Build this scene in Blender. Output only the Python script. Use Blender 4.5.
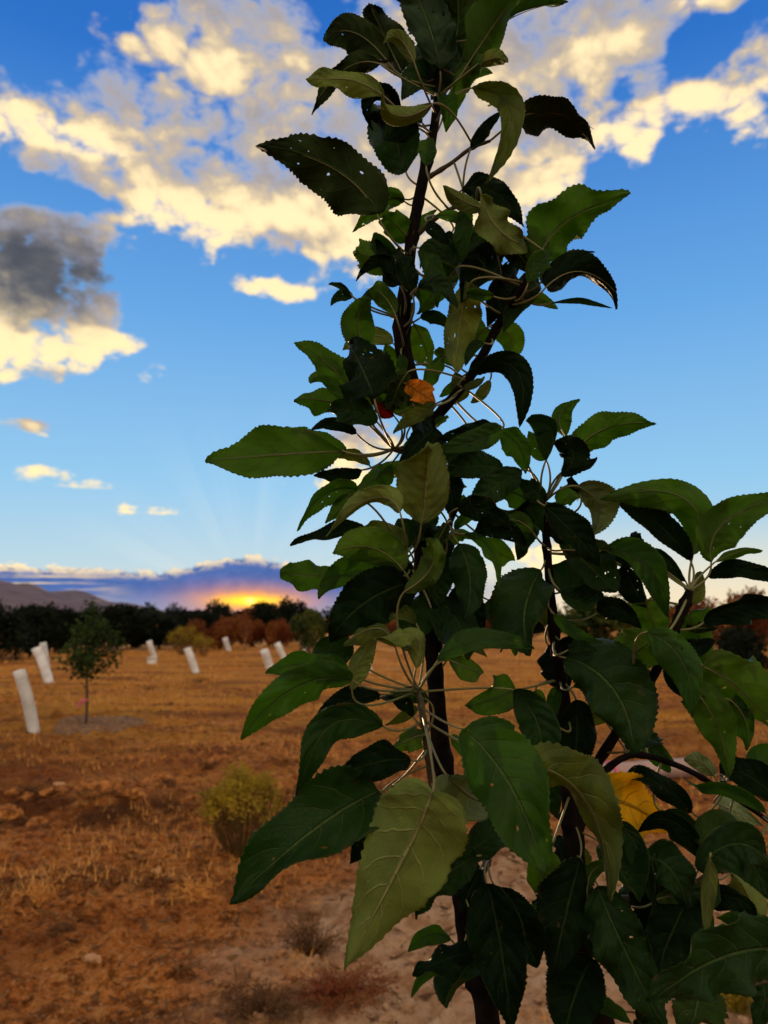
import bpy, bmesh, math, random
from mathutils import Vector, Matrix, noise, Quaternion

# ------------------------------------------------------------------ scene, camera
for o in list(bpy.data.objects):
    bpy.data.objects.remove(o)
scene = bpy.context.scene
COL = scene.collection
R = math.radians
W, H, F = 768, 1024, 773.0          # picture size and focal length in pixels
EYE = Vector((0, 0, 1.35))
PITCH = R(7.8)
cam_d = bpy.data.cameras.new('camera')
cam = bpy.data.objects.new('camera', cam_d)
COL.objects.link(cam)
cam.location = EYE
cam.rotation_euler = (math.pi / 2 + PITCH, 0, 0)
cam_d.sensor_fit = 'VERTICAL'
cam_d.sensor_height = 36.0
cam_d.lens = 36.0 * F / H
cam_d.clip_start = 0.01
cam_d.clip_end = 20000
cam_d.dof.use_dof = True
cam_d.dof.focus_distance = 0.53
cam_d.dof.aperture_fstop = 12.0
scene.camera = cam
scene.render.resolution_x, scene.render.resolution_y = W, H
CR = Matrix.Rotation(math.pi / 2 + PITCH, 3, 'X')


def ray(x, y):
    """direction of a pixel with unit depth along the optical axis"""
    return CR @ Vector(((x - W / 2) / F, (H / 2 - y) / F, -1))


def P(x, y, d):
    return EYE + ray(x, y) * d


def azel(x, y):
    r = ray(x, y)
    return math.degrees(math.atan2(r.x, r.y)), math.degrees(math.atan2(r.z, math.hypot(r.x, r.y)))


SUN_AZ, SUN_EL = azel(250, 601)

# ------------------------------------------------------------------ view, sun
vs = scene.view_settings
vs.view_transform = 'Standard'
vs.look = 'None'
vs.gamma = 1
vs.use_curve_mapping = False
vs.exposure = 0.50
scene.render.engine = 'CYCLES'
scene.cycles.max_bounces = 6
scene.cycles.diffuse_bounces = 3
scene.cycles.transmission_bounces = 6
scene.cycles.transparent_max_bounces = 8

sun_d = bpy.data.lights.new('sun', 'SUN')
sun_d.energy = 2.0
sun_d.angle = R(0.8)
sun_d.color = (1.0, 0.66, 0.36)
sun = bpy.data.objects.new('sun', sun_d)
COL.objects.link(sun)
sdir = Vector((math.sin(R(SUN_AZ)) * math.cos(R(SUN_EL)), math.cos(R(SUN_AZ)) * math.cos(R(SUN_EL)), math.sin(R(SUN_EL))))
sun.rotation_euler = (-sdir).to_track_quat('-Z', 'Y').to_euler()


# ------------------------------------------------------------------ node helper
class S:
    """a socket with arithmetic"""
    tree = None

    def __init__(self, s):
        self.s = s

    def _m(self, op, *a, clamp=False):
        n = S.tree.nodes.new('ShaderNodeMath')
        n.operation = op
        n.use_clamp = clamp
        for i, v in enumerate((self,) + a):
            if isinstance(v, S):
                S.tree.links.new(v.s, n.inputs[i])
            else:
                n.inputs[i].default_value = v
        return S(n.outputs[0])

    def __add__(self, o): return self._m('ADD', o)
    __radd__ = __add__
    def __mul__(self, o): return self._m('MULTIPLY', o)
    __rmul__ = __mul__
    def __sub__(self, o): return self._m('SUBTRACT', o)
    def __rsub__(self, o): return (self * -1.0) + o
    def __truediv__(self, o): return self._m('DIVIDE', o)
    def max(self, o): return self._m('MAXIMUM', o)
    def min(self, o): return self._m('MINIMUM', o)
    def abs(self): return self._m('ABSOLUTE')
    def pow(self, e): return self._m('POWER', e)
    def sin(self): return self._m('SINE')
    def fract(self): return self._m('FRACT')
    def madd(self, a, b): return self._m('MULTIPLY_ADD', a, b)

    def step(self, a, b, lo=0.0, hi=1.0):
        n = S.tree.nodes.new('ShaderNodeMapRange')
        n.interpolation_type = 'SMOOTHSTEP'
        S.tree.links.new(self.s, n.inputs[0])
        for i, v in zip((1, 2, 3, 4), (a, b, lo, hi)):
            n.inputs[i].default_value = v
        return S(n.outputs[0])


def const2pow(expo):           # 0.5 ** expo
    n = S.tree.nodes.new('ShaderNodeMath')
    n.operation = 'POWER'
    n.inputs[0].default_value = 0.5
    S.tree.links.new(expo.s, n.inputs[1])
    return S(n.outputs[0])


def vmath(op, a, b=None):
    n = S.tree.nodes.new('ShaderNodeVectorMath')
    n.operation = op
    for i, v in enumerate((a, b)):
        if v is None:
            continue
        if isinstance(v, S):
            S.tree.links.new(v.s, n.inputs[i])
        else:
            n.inputs[i].default_value = v
    return S(n.outputs['Value'] if op in ('DOT_PRODUCT', 'LENGTH') else n.outputs[0])


def comb(x, y, z):
    n = S.tree.nodes.new('ShaderNodeCombineXYZ')
    for i, v in enumerate((x, y, z)):
        if isinstance(v, S):
            S.tree.links.new(v.s, n.inputs[i])
        else:
            n.inputs[i].default_value = v
    return S(n.outputs[0])


def sep(v):
    n = S.tree.nodes.new('ShaderNodeSeparateXYZ')
    S.tree.links.new(v.s, n.inputs[0])
    return [S(n.outputs[i]) for i in range(3)]


def nz(vec, scale, detail=4, rough=0.55, dist=0.0, col=False):
    n = S.tree.nodes.new('ShaderNodeTexNoise')
    if vec is not None:
        S.tree.links.new(vec.s, n.inputs['Vector'])
    n.inputs['Scale'].default_value = scale
    n.inputs['Detail'].default_value = detail
    n.inputs['Roughness'].default_value = rough
    n.inputs['Distortion'].default_value = dist
    return S(n.outputs['Color' if col else 'Fac'])


def mixc(f, a, b, mode='MIX'):
    n = S.tree.nodes.new('ShaderNodeMix')
    n.data_type = 'RGBA'
    n.blend_type = mode
    for i, v in ((0, f), (6, a), (7, b)):
        if isinstance(v, S):
            S.tree.links.new(v.s, n.inputs[i])
        elif i == 0:
            n.inputs[0].default_value = v
        else:
            n.inputs[i].default_value = (*v, 1)
    return S(n.outputs[2])


# ------------------------------------------------------------------ world: sky and clouds
def build_world():
    w = bpy.data.worlds.new('World')
    scene.world = w
    w.use_nodes = True
    t = w.node_tree
    t.nodes.clear()
    S.tree = t
    sky = t.nodes.new('ShaderNodeTexSky')
    sky.sky_type = 'NISHITA'
    sky.sun_disc = False
    sky.sun_elevation = R(max(SUN_EL, 1.0))
    sky.sun_rotation = R(SUN_AZ)
    sky.altitude = 1600
    sky.air_density = 1.0
    sky.dust_density = 0.6
    sky.ozone_density = 3.0
    tc = t.nodes.new('ShaderNodeTexCoord')
    d = S(tc.outputs['Generated'])
    dx, dy, dz = sep(d)
    az = dx._m('ARCTAN2', dy) * 57.29578
    el = dz._m('ARCSINE') * 57.29578
    ae = comb(az, el, 0)

    # the clear sky: Nishita pushed to the clean azure of high desert air
    hs = t.nodes.new('ShaderNodeHueSaturation')
    t.links.new(sky.outputs[0], hs.inputs['Color'])
    hs.inputs['Saturation'].default_value = 1.25
    hs.inputs['Hue'].default_value = 0.5
    hs.inputs['Value'].default_value = 1.0
    base = S(hs.outputs[0])
    grad = t.nodes.new('ShaderNodeValToRGB')
    cr = grad.color_ramp
    stops = [(0.0, (0.62, 0.60, 0.56)), (0.06, (0.50, 0.68, 0.78)), (0.16, (0.31, 0.60, 0.86)), (0.36, (0.145, 0.40, 0.80)),
             (0.62, (0.030, 0.175, 0.60)), (0.9, (0.010, 0.075, 0.40)), (1.0, (0.01, 0.065, 0.36))]
    while len(cr.elements) < len(stops):
        cr.elements.new(0.5)
    for e, (p, c) in zip(cr.elements, stops):
        e.position = p
        e.color = (*c, 1)
    t.links.new((el / 60.0).max(0.0).s, grad.inputs[0])
    azure = S(grad.outputs[0])
    base = mixc(0.85, vmath('MULTIPLY', base, (0.12, 0.12, 0.12)), azure)

    col = base

    # glow of the setting sun, and faint rays above the bank
    q = vmath('MULTIPLY', vmath('SUBTRACT', ae, (SUN_AZ, SUN_EL, 0)), (1, 1.0, 0))
    qx, qy, _ = sep(q)
    rr = vmath('LENGTH', q)
    ang = qx._m('ARCTAN2', qy.max(0.001))
    rays = nz(comb(ang * 3.0, 3.7, 0), 1.6, 3, 0.6).step(0.42, 0.66)
    rayf = rays * rr.step(2.0, 6.0) * rr.step(16, 6) * qy.step(0.5, 3.0)
    col = mixc(rayf * 0.09, col, (0.95, 0.93, 0.82))

    # the low cloud bank: its top edge follows the bearing
    e1 = nz(comb(az * 0.16, 1.3, 0), 1.0, 2, 0.5)
    e2 = nz(comb(az * 0.9, el * 1.2, 4.0), 1.0, 4, 0.6)
    hump = const2pow(((az + 9.6) / 4.2).pow(2.0)) * 1.35 + const2pow(((az + 27) / 5.0).pow(2.0)) * 0.6
    edge = (e1 - 0.5) * 1.2 + (e2 - 0.5) * 1.6 + hump + 3.15
    hgt = edge - el                       # degrees below the edge
    side = az.step(-4.0, 14.0, 1.0, 0.0)
    inb = hgt.step(-0.03, 0.20) * side
    rim = hgt.step(-0.12, 0.10) * hgt.step(0.85, 0.15) * e2.step(0.36, 0.56)
    body = mixc(el.step(0.5, 2.3), (0.26, 0.29, 0.43), (0.055, 0.125, 0.36))
    body = mixc(e2.step(0.35, 0.7) * 0.35, body, (0.12, 0.20, 0.52))
    leftg = az.step(-17, -24)
    streak = nz(comb(az * 0.09, el * 1.9, 2.0), 1.0, 5, 0.6, 0.5).step(0.44, 0.58) * leftg
    body = mixc(streak * 0.85, body, (0.98, 0.72, 0.36))
    bank = mixc(rim * 0.85, body, (1.0, 0.80, 0.48))
    warmr = az.step(-8, 20) * el.step(8.5, 0.0)
    col = mixc(warmr * 0.7, col, (0.98, 0.76, 0.44))
    col = mixc(inb, col, bank)
    gq = vmath('MULTIPLY', q, (1 / 3.4, 1 / 0.85, 0))
    g2 = const2pow(vmath('DOT_PRODUCT', gq, gq)) * (e2 * 1.2 + 0.45)
    col = mixc((g2 * 0.95).min(0.9), col, (1.0, 0.36, 0.06))
    gq = vmath('MULTIPLY', q, (1 / 1.7, 1 / 0.30, 0))
    g1 = const2pow(vmath('DOT_PRODUCT', gq, gq)) * (e2 + 0.55)
    col = mixc((g1 * 1.2).min(1.0), col, (1.6, 0.85, 0.06))
    gq = vmath('MULTIPLY', q, (1 / 0.26, 1 / 0.16, 0))
    col = mixc((const2pow(vmath('DOT_PRODUCT', gq, gq)) * 1.1).min(1.0), col, (1.9, 1.3, 0.30))
    # nothing but earth below the horizon
    col = mixc(el.step(-0.5, -3.0), col, (0.16, 0.09, 0.045))
    bg = t.nodes.new('ShaderNodeBackground')
    t.links.new(col.s, bg.inputs['Color'])
    bg.inputs['Strength'].default_value = 0.80
    out = t.nodes.new('ShaderNodeOutputWorld')
    t.links.new(bg.outputs[0], out.inputs[0])
    w.cycles.sampling_method = 'NONE'


build_world()


# ------------------------------------------------------------------ the cloud deck: a dome far outside the field
def build_clouds():
    import numpy as np
    # masses as picture x, y, half sizes and weight; kept as bearings and elevations
    blobs = [(25, 132, 70, 30, 1.5), (100, 155, 66, 32, 1.9), (165, 195, 66, 40, 1.7), (235, 196, 80, 46, 1.9), (345, 222, 75, 34, 1.5),
             (405, 190, 90, 75, 1.4), (470, 110, 115, 105, 1.6), (565, 50, 100, 75, 1.8), (550, 165, 45, 40, .7), (250, 115, 62, 38, 1.2),
             (125, 95, 75, 45, .75), (285, 45, 75, 65, 1.2), (195, 55, 80, 55, .95), (15, 95, 45, 35, .6), (70, 35, 70, 26, .50), (225, 5, 70, 25, .6), (400, 40, 70, 70, .9),
             (640, 20, 40, 40, .6), (652, 124, 40, 22, 1.3), (708, 100, 55, 22, 1.4), (768, 62, 45, 34, 1.3), (655, 60, 20, 30, .7),
             (750, 130, 40, 18, 1.1), (725, 0, 45, 14, 1.0), (640, 152, 14, 14, .6), (10, 272, 66, 46, 2.4), (20, 312, 62, 24, 1.6), (60, 235, 22, 16, .8), (50, 340, 76, 26, 2.2), (10, 352, 60, 20, 1.4),
             (35, 220, 36, 20, 1.0), (108, 306, 26, 20, .8), (98, 226, 18, 28, .6), (118, 342, 26, 8, .8), (278, 289, 40, 11, 1.3), (37, 426, 22, 8, 1.0),
             (46, 472, 40, 7, 1.3), (86, 485, 36, 6, 1.3), (147, 511, 38, 6, 1.6), (215, 262, 10, 6, .8), (90, 432, 10, 5, .8), (150, 378, 14, 7, .6),
             (8, 378, 14, 6, .8), (8, 480, 24, 4, .8), (15, 498, 22, 4, .7), (360, 438, 55, 24, 1.4), (345, 478, 60, 14, 1.1), (430, 240, 60, 26, .6),
             (545, 562, 55, 20, 1.0), (615, 580, 40, 10, .9), (745, 566, 70, 8, .5), (120, 442, 26, 5, .35), (60, 400, 20, 6, .3)]
    gaps = [(695, 45, 36, 22, -1.4), (40, 62, 45, 22, -.4), (325, 20, 26, 26, -.7), (622, 92, 18, 16, -.6), (60, 196, 70, 10, -1.6), (150, 290, 40, 22, -.6),
            (140, 20, 40, 20, -.3)]
    azs = np.arange(-180, 180.01, 0.6)
    els = np.concatenate([np.arange(0.6, 44, 0.4), np.arange(44, 90.1, 1.0)])
    els[-1] = 90.0
    rad = 9000.0
    AZ, EL = np.meshgrid(azs, els)
    fx = np.cos(np.radians(EL)) * np.sin(np.radians(AZ))
    fy = np.cos(np.radians(EL)) * np.cos(np.radians(AZ))
    fz = np.sin(np.radians(EL))
    co = np.stack([fx, fy, fz], -1).reshape(-1, 3)

    def cover(AZ, EL):
        acc = np.zeros(AZ.shape)
        for (x, y, rx, ry, s) in blobs + gaps:
            a0, e0 = azel(x, y)
            a1, _ = azel(x + rx, y)
            _, e1 = azel(x, y - ry)
            acc += s * np.exp(-(((AZ - a0) / (a1 - a0)) ** 2 + ((EL - e0) / (e1 - e0)) ** 2) * 0.95)
        c = 1 - np.exp(-np.clip(acc, 0, None) * 1.25)
        # unseen broken cumulus carries on, thickened overhead to add warm light below
        wrp = np.array([noise.fractal(Vector((math.cos(R(e)) * math.sin(R(a)) * 3.2, math.cos(R(e)) * math.cos(R(a)) * 3.2, math.sin(R(e)) * 4)), 1.0, 2.0, 3)
                        for a, e in zip(AZ.ravel(), EL.ravel())]).reshape(AZ.shape)
        far = np.clip(0.66 + wrp * 0.75 + np.clip((EL - 25) / 60, 0, .3), 0, 1.0)
        st = lambda v, a, b: (lambda k: k * k * (3 - 2 * k))(np.clip((v - a) / (b - a), 0, 1))
        win = np.maximum(st(np.abs(AZ), 31, 38), st(EL, 41, 46)) * st(EL, 2, 9)
        return c * (1 - win) + far * win

    c0 = cover(AZ, EL).ravel()
    c1 = cover(AZ - 0.6, np.clip(EL - 3.4, 0, 90)).ravel()
    a0, e0 = azel(10, 282)
    thick = np.exp(-(((AZ - a0) / 6.6) ** 2 + ((EL - e0) / 4.3) ** 2)).ravel()
    ny, nx = AZ.shape
    faces = [(j * nx + i, (j + 1) * nx + i, (j + 1) * nx + i + 1, j * nx + i + 1) for j in range(ny - 1) for i in range(nx - 1)]
    m = bpy.data.materials.new('cloud_deck')
    m.use_nodes = True
    t = m.node_tree
    t.nodes.clear()
    S.tree = t
    m.cycles.emission_sampling = 'NONE'

    def attr(nm):
        n = t.nodes.new('ShaderNodeAttribute')
        n.attribute_name = nm
        return S(n.outputs['Fac'])

    pos = S(t.nodes.new('ShaderNodeTexCoord').outputs['Object'])
    d = vmath('MULTIPLY', pos, (1 / rad, 1 / rad, 1.45 / rad))
    A0, A1, DK = attr('cover'), attr('cover_sunward'), attr('thick')

    el = sep(d)[2] * 39.5
    n0 = nz(d, 7.5, 6, 0.62, 0.35)
    nA = nz(vmath('ADD', d, (-0.006, 0, -0.040)), 7.5, 3, 0.6, 0.35)
    nB = nz(vmath('ADD', d, (-0.003, 0, -0.014)), 7.5, 5, 0.62, 0.35)
    nf = nz(d, 46.0, 3, 0.6)
    f0 = A0 + (n0 - 0.5) * 1.25 + (nf - 0.5) * 0.55
    vo = t.nodes.new('ShaderNodeTexVoronoi')
    t.links.new(vmath('ADD', d, vmath('MULTIPLY', nz(d, 20.0, 2, 0.5, 0, True), (0.05, 0.05, 0.05))).s, vo.inputs['Vector'])
    vo.inputs['Scale'].default_value = 26.0
    vo.inputs['Detail'].default_value = 1.0
    puff = 0.42 - S(vo.outputs['Distance'])
    f0 = f0 + puff * 0.52 + 0.08
    dens = f0.step(0.36, 0.76)
    dk = (DK + (n0 - 0.5) * 1.5 + (nf - 0.5) * 0.4).step(0.22, 0.98)
    lit = ((A0 - A1) * 1.25 + (n0 - nA) * 1.7 + (n0 - nB) * 1.9 + (nf - 0.5) * 0.15 + puff * 0.60 - 0.02).step(-0.62, 0.78)
    thin = f0.step(0.45, 0.98)
    shade = mixc(thin, (0.30, 0.34, 0.46), (0.27, 0.25, 0.27))
    shade = mixc(dk, shade, (0.055, 0.062, 0.080))
    cream = mixc(el.step(6, 30), (0.88, 0.69, 0.36), (0.86, 0.67, 0.385))
    tan = mixc(dk, (0.48, 0.385, 0.265), (0.105, 0.108, 0.118))
    ccol = mixc(lit.step(-0.05, 0.62), shade, tan)
    ccol = mixc(lit.step(0.36, 1.06) * (1.0 - dk * 0.80), ccol, cream)
    # unseen clouds opposite the sun, brightened to add warm frontal light
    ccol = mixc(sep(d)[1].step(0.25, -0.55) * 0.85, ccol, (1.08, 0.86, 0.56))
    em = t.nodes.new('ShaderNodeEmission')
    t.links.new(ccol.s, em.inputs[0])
    tr = t.nodes.new('ShaderNodeBsdfTransparent')
    mx = t.nodes.new('ShaderNodeMixShader')
    t.links.new(dens.s, mx.inputs[0])
    t.links.new(tr.outputs[0], mx.inputs[1])
    t.links.new(em.outputs[0], mx.inputs[2])
    out = t.nodes.new('ShaderNodeOutputMaterial')
    t.links.new(mx.outputs[0], out.inputs[0])
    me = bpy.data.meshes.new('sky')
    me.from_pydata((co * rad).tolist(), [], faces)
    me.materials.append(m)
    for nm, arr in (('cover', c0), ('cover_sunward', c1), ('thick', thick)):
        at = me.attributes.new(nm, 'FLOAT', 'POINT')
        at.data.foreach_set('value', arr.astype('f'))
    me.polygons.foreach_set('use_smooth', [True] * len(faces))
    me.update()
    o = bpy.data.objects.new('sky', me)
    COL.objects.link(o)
    o['kind'] = 'structure'


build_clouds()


# ------------------------------------------------------------------ materials
def new_mat(name):
    m = bpy.data.materials.new(name)
    m.use_nodes = True
    t = m.node_tree
    t.nodes.clear()
    S.tree = t
    out = t.nodes.new('ShaderNodeOutputMaterial')
    b = t.nodes.new('ShaderNodeBsdfPrincipled')
    t.links.new(b.outputs[0], out.inputs[0])
    return m, t, b, out


def objco():
    return S(S.tree.nodes.new('ShaderNodeTexCoord').outputs['Object'])


def uvco():
    return S(S.tree.nodes.new('ShaderNodeTexCoord').outputs['UV'])


def bump(b, h, strength, dist):
    n = S.tree.nodes.new('ShaderNodeBump')
    n.inputs['Strength'].default_value = strength
    n.inputs['Distance'].default_value = dist
    S.tree.links.new(h.s, n.inputs['Height'])
    S.tree.links.new(n.outputs[0], b.inputs['Normal'])


def rnd():
    return S(S.tree.nodes.new('ShaderNodeObjectInfo').outputs['Random'])


def simple(name, c1, c2, scale, rough=0.8, bs=0.3, bd=0.01, detail=5, spec=0.3):
    m, t, b, out = new_mat(name)
    v = objco()
    n = nz(v, scale, detail, 0.6)
    t.links.new(mixc(n.step(0.3, 0.7), c1, c2).s, b.inputs['Base Color'])
    b.inputs['Roughness'].default_value = rough
    b.inputs['Specular IOR Level'].default_value = spec
    if bs:
        bump(b, n, bs, bd)
    return m


def foliage_mat(name, c1, c2, trans=0.25, scale=6.0):
    m, t, b, out = new_mat(name)
    v = objco()
    n = nz(v, scale, 3, 0.6)
    c = mixc(n.step(0.35, 0.65), c1, c2)
    t.links.new(c.s, b.inputs['Base Color'])
    b.inputs['Roughness'].default_value = 0.7
    b.inputs['Specular IOR Level'].default_value = 0.05
    tr = t.nodes.new('ShaderNodeBsdfTranslucent')
    t.links.new(c.s, tr.inputs[0])
    mx = t.nodes.new('ShaderNodeMixShader')
    mx.inputs[0].default_value = trans
    t.links.new(b.outputs[0], mx.inputs[1])
    t.links.new(tr.outputs[0], mx.inputs[2])
    t.links.new(mx.outputs[0], out.inputs[0])
    return m


def leaf_mat(name, top, mid, vein, trans, tcol, rough, under, veinw, spec):
    """one side of an apple leaf: blade colour, branching veins, thin net between them"""
    m, t, b, out = new_mat(name)
    u, v, _ = sep(uvco())
    a = (u - 0.5).abs() * 2.0                 # 0 midrib .. 1 margin
    ph = v * 6.5 - a.pow(1.25) * 1.55 + (u - 0.5)._m('SIGN') * 0.17 + (nz(comb(u, v, rnd() * 7.0), 5.0, 2) - 0.5) * 0.35
    saw = ((ph.fract() - 0.5).abs() * 2.0)    # 1 on a vein
    lat = saw.step(1.0 - veinw, 1.0 - veinw * 0.25) * a.step(1.0, 0.45)
    midr = a.step(0.075, 0.02)
    vo = t.nodes.new('ShaderNodeTexVoronoi')
    vo.feature = 'DISTANCE_TO_EDGE'
    t.links.new(comb(u * 1.0, v * 1.7, rnd() * 9.0).s, vo.inputs['Vector'])
    vo.inputs['Scale'].default_value = 26
    net = S(vo.outputs['Distance']).step(0.10, 0.0)
    k = rnd()
    blot = nz(comb(u, v * 1.6, k * 17.0), 3.0, 4, 0.6)
    c = mixc(blot.step(0.3, 0.7), top, mid)
    c = mixc(k * 0.35, c, mid)
    c = mixc(net * (0.20 if under else 0.09), c, vein)
    c = mixc((lat * (0.75 if under else 0.50)).max(midr * (0.9 if under else 0.75)), c, vein)
    # scattered brown specks of late summer
    sp = nz(comb(u, v * 1.6, k * 31.0), 13.0, 3, 0.6).step(0.62, 0.70) * nz(comb(u, v * 1.6, k * 5.0), 1.8, 1).step(0.5, 0.62)
    c = mixc(sp * 0.7, c, (0.11, 0.055, 0.02))
    brn = (a + (nz(comb(u, v * 1.6, k * 41.0), 4.0, 3, 0.6) - 0.5) * 1.3).step(1.02, 1.22)
    c = mixc(brn * 0.75, c, (0.10, 0.045, 0.015))
    t.links.new(c.s, b.inputs['Base Color'])
    b.inputs['Roughness'].default_value = rough
    b.inputs['Specular IOR Level'].default_value = spec
    h = (lat * 0.5 + midr).max(0.0)
    hh = (h if under else h * -1.0) + saw * (0.35 if under else -0.45) + net * (0.1 if under else -0.12) + blot * 0.4
    bump(b, hh, 0.9, 0.0018)
    tr = t.nodes.new('ShaderNodeBsdfTranslucent')
    tc = mixc((lat * 0.5).max(midr * 0.9), tcol, tuple(x * 0.35 for x in tcol))
    tc = mixc(blot.step(0.35, 0.75) * 0.5, tc, tuple(x * 0.6 for x in tcol))
    t.links.new(tc.s, tr.inputs[0])
    mx = t.nodes.new('ShaderNodeMixShader')
    mx.inputs[0].default_value = trans
    t.links.new(b.outputs[0], mx.inputs[1])
    t.links.new(tr.outputs[0], mx.inputs[2])
    hole = nz(comb(u, v * 1.6, k * 23.0), 9.0, 1).step(0.735, 0.75) * (k * 7.3).fract().step(0.55, 0.6) * a.step(0.10, 0.14)
    tp = t.nodes.new('ShaderNodeBsdfTransparent')
    m2 = t.nodes.new('ShaderNodeMixShader')
    t.links.new(hole.s, m2.inputs[0])
    t.links.new(mx.outputs[0], m2.inputs[1])
    t.links.new(tp.outputs[0], m2.inputs[2])
    t.links.new(m2.outputs[0], out.inputs[0])
    return m


LEAF = {}
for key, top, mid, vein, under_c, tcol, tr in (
        ('k', (0.002, 0.0075, 0.0012), (0.005, 0.016, 0.0025), (0.040, 0.065, 0.018), (0.026, 0.042, 0.009), (0.07, 0.17, 0.01), 0.18),  # near-black copy for shaded leaves: their shade is put into the colour
        ('d', (0.007, 0.024, 0.0035), (0.014, 0.043, 0.006), (0.09, 0.14, 0.035), (0.04, 0.070, 0.012), (0.14, 0.30, 0.015), 0.28),  # in-between copy, keeps part of that shade in its colour
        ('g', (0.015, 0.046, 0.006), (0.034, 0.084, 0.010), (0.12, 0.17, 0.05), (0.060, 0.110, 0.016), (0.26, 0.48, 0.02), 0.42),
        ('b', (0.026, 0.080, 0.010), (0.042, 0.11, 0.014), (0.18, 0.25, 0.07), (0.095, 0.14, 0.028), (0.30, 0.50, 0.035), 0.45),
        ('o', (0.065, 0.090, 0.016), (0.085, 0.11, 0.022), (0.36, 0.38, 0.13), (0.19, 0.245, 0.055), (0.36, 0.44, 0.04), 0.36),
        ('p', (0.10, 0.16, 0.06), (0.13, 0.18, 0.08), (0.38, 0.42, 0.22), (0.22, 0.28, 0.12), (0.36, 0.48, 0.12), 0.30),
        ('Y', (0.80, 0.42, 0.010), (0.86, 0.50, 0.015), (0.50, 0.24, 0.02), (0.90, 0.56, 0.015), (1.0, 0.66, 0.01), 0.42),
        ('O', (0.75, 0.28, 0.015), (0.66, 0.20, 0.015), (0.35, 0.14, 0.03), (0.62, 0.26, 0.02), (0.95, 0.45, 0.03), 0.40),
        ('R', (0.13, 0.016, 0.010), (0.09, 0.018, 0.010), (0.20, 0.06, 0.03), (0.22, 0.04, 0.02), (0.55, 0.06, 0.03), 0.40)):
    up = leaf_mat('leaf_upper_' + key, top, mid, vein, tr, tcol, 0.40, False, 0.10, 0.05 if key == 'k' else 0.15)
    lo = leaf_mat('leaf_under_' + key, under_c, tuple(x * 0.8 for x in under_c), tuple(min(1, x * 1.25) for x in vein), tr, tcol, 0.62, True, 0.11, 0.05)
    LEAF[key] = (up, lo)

M = {}
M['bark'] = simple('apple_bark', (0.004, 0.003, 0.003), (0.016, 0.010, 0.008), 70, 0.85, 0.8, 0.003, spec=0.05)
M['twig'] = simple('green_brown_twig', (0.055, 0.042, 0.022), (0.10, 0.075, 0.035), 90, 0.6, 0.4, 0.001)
M['petiole'] = simple('leaf_stalk', (0.16, 0.175, 0.055), (0.16, 0.12, 0.045), 40, 0.5, 0.2, 0.0004)
M['white_plastic'] = simple('weathered_white_plastic', (0.62, 0.57, 0.51), (0.88, 0.86, 0.83), 4, 0.55, 0.2, 0.004)
M['pink'] = simple('pink_tape', (0.80, 0.10, 0.22), (0.85, 0.16, 0.28), 9, 0.5, 0.2, 0.002)
M['wood'] = simple('grey_wood', (0.16, 0.11, 0.07), (0.25, 0.18, 0.12), 20, 0.8)
M['trunk'] = simple('sapling_bark', (0.05, 0.032, 0.022), (0.10, 0.065, 0.04), 30, 0.8)
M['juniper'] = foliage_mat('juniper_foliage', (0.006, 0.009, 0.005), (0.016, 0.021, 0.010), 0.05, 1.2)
M['autumn'] = foliage_mat('russet_foliage', (0.14, 0.034, 0.012), (0.26, 0.090, 0.022), 0.2, 0.8)
M['greentree'] = foliage_mat('broadleaf_foliage', (0.035, 0.055, 0.012), (0.14, 0.14, 0.028), 0.25, 1.0)
M['youngtree'] = foliage_mat('young_tree_foliage', (0.022, 0.045, 0.012), (0.070, 0.105, 0.026), 0.3, 6.0)
M['rabbit_top'] = foliage_mat('yellow_flower_heads', (0.38, 0.25, 0.020), (0.19, 0.135, 0.020), 0.2, 4)
M['rabbit_stem'] = foliage_mat('shrub_stems', (0.16, 0.075, 0.022), (0.10, 0.065, 0.016), 0.1, 9)
M['dry'] = foliage_mat('dry_grass', (0.66, 0.27, 0.055), (0.78, 0.38, 0.10), 0.2, 0.6)
M['weed_dark'] = foliage_mat('dry_dark_weed', (0.10, 0.045, 0.022), (0.17, 0.085, 0.03), 0.1, 6)
M['weed_red'] = foliage_mat('red_dry_weed', (0.17, 0.035, 0.015), (0.24, 0.09, 0.03), 0.15, 6)
M['clod'] = simple('earth_clod', (0.13, 0.042, 0.012), (0.52, 0.20, 0.05), 2.2, 0.95, 0.8, 0.02, spec=0.05)
M['pale_stone'] = simple('pale_stone', (0.62, 0.33, 0.15), (0.42, 0.20, 0.08), 9, 0.9, 0.5, 0.02)
M['mulch'] = simple('grey_mulch', (0.15, 0.082, 0.05), (0.30, 0.17, 0.09), 14, 0.95, 0.8, 0.03, spec=0.05)
M['mountain'] = simple('bare_mountain', (0.12, 0.085, 0.10), (0.21, 0.145, 0.15), 0.012, 0.95, 0.0)


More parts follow.
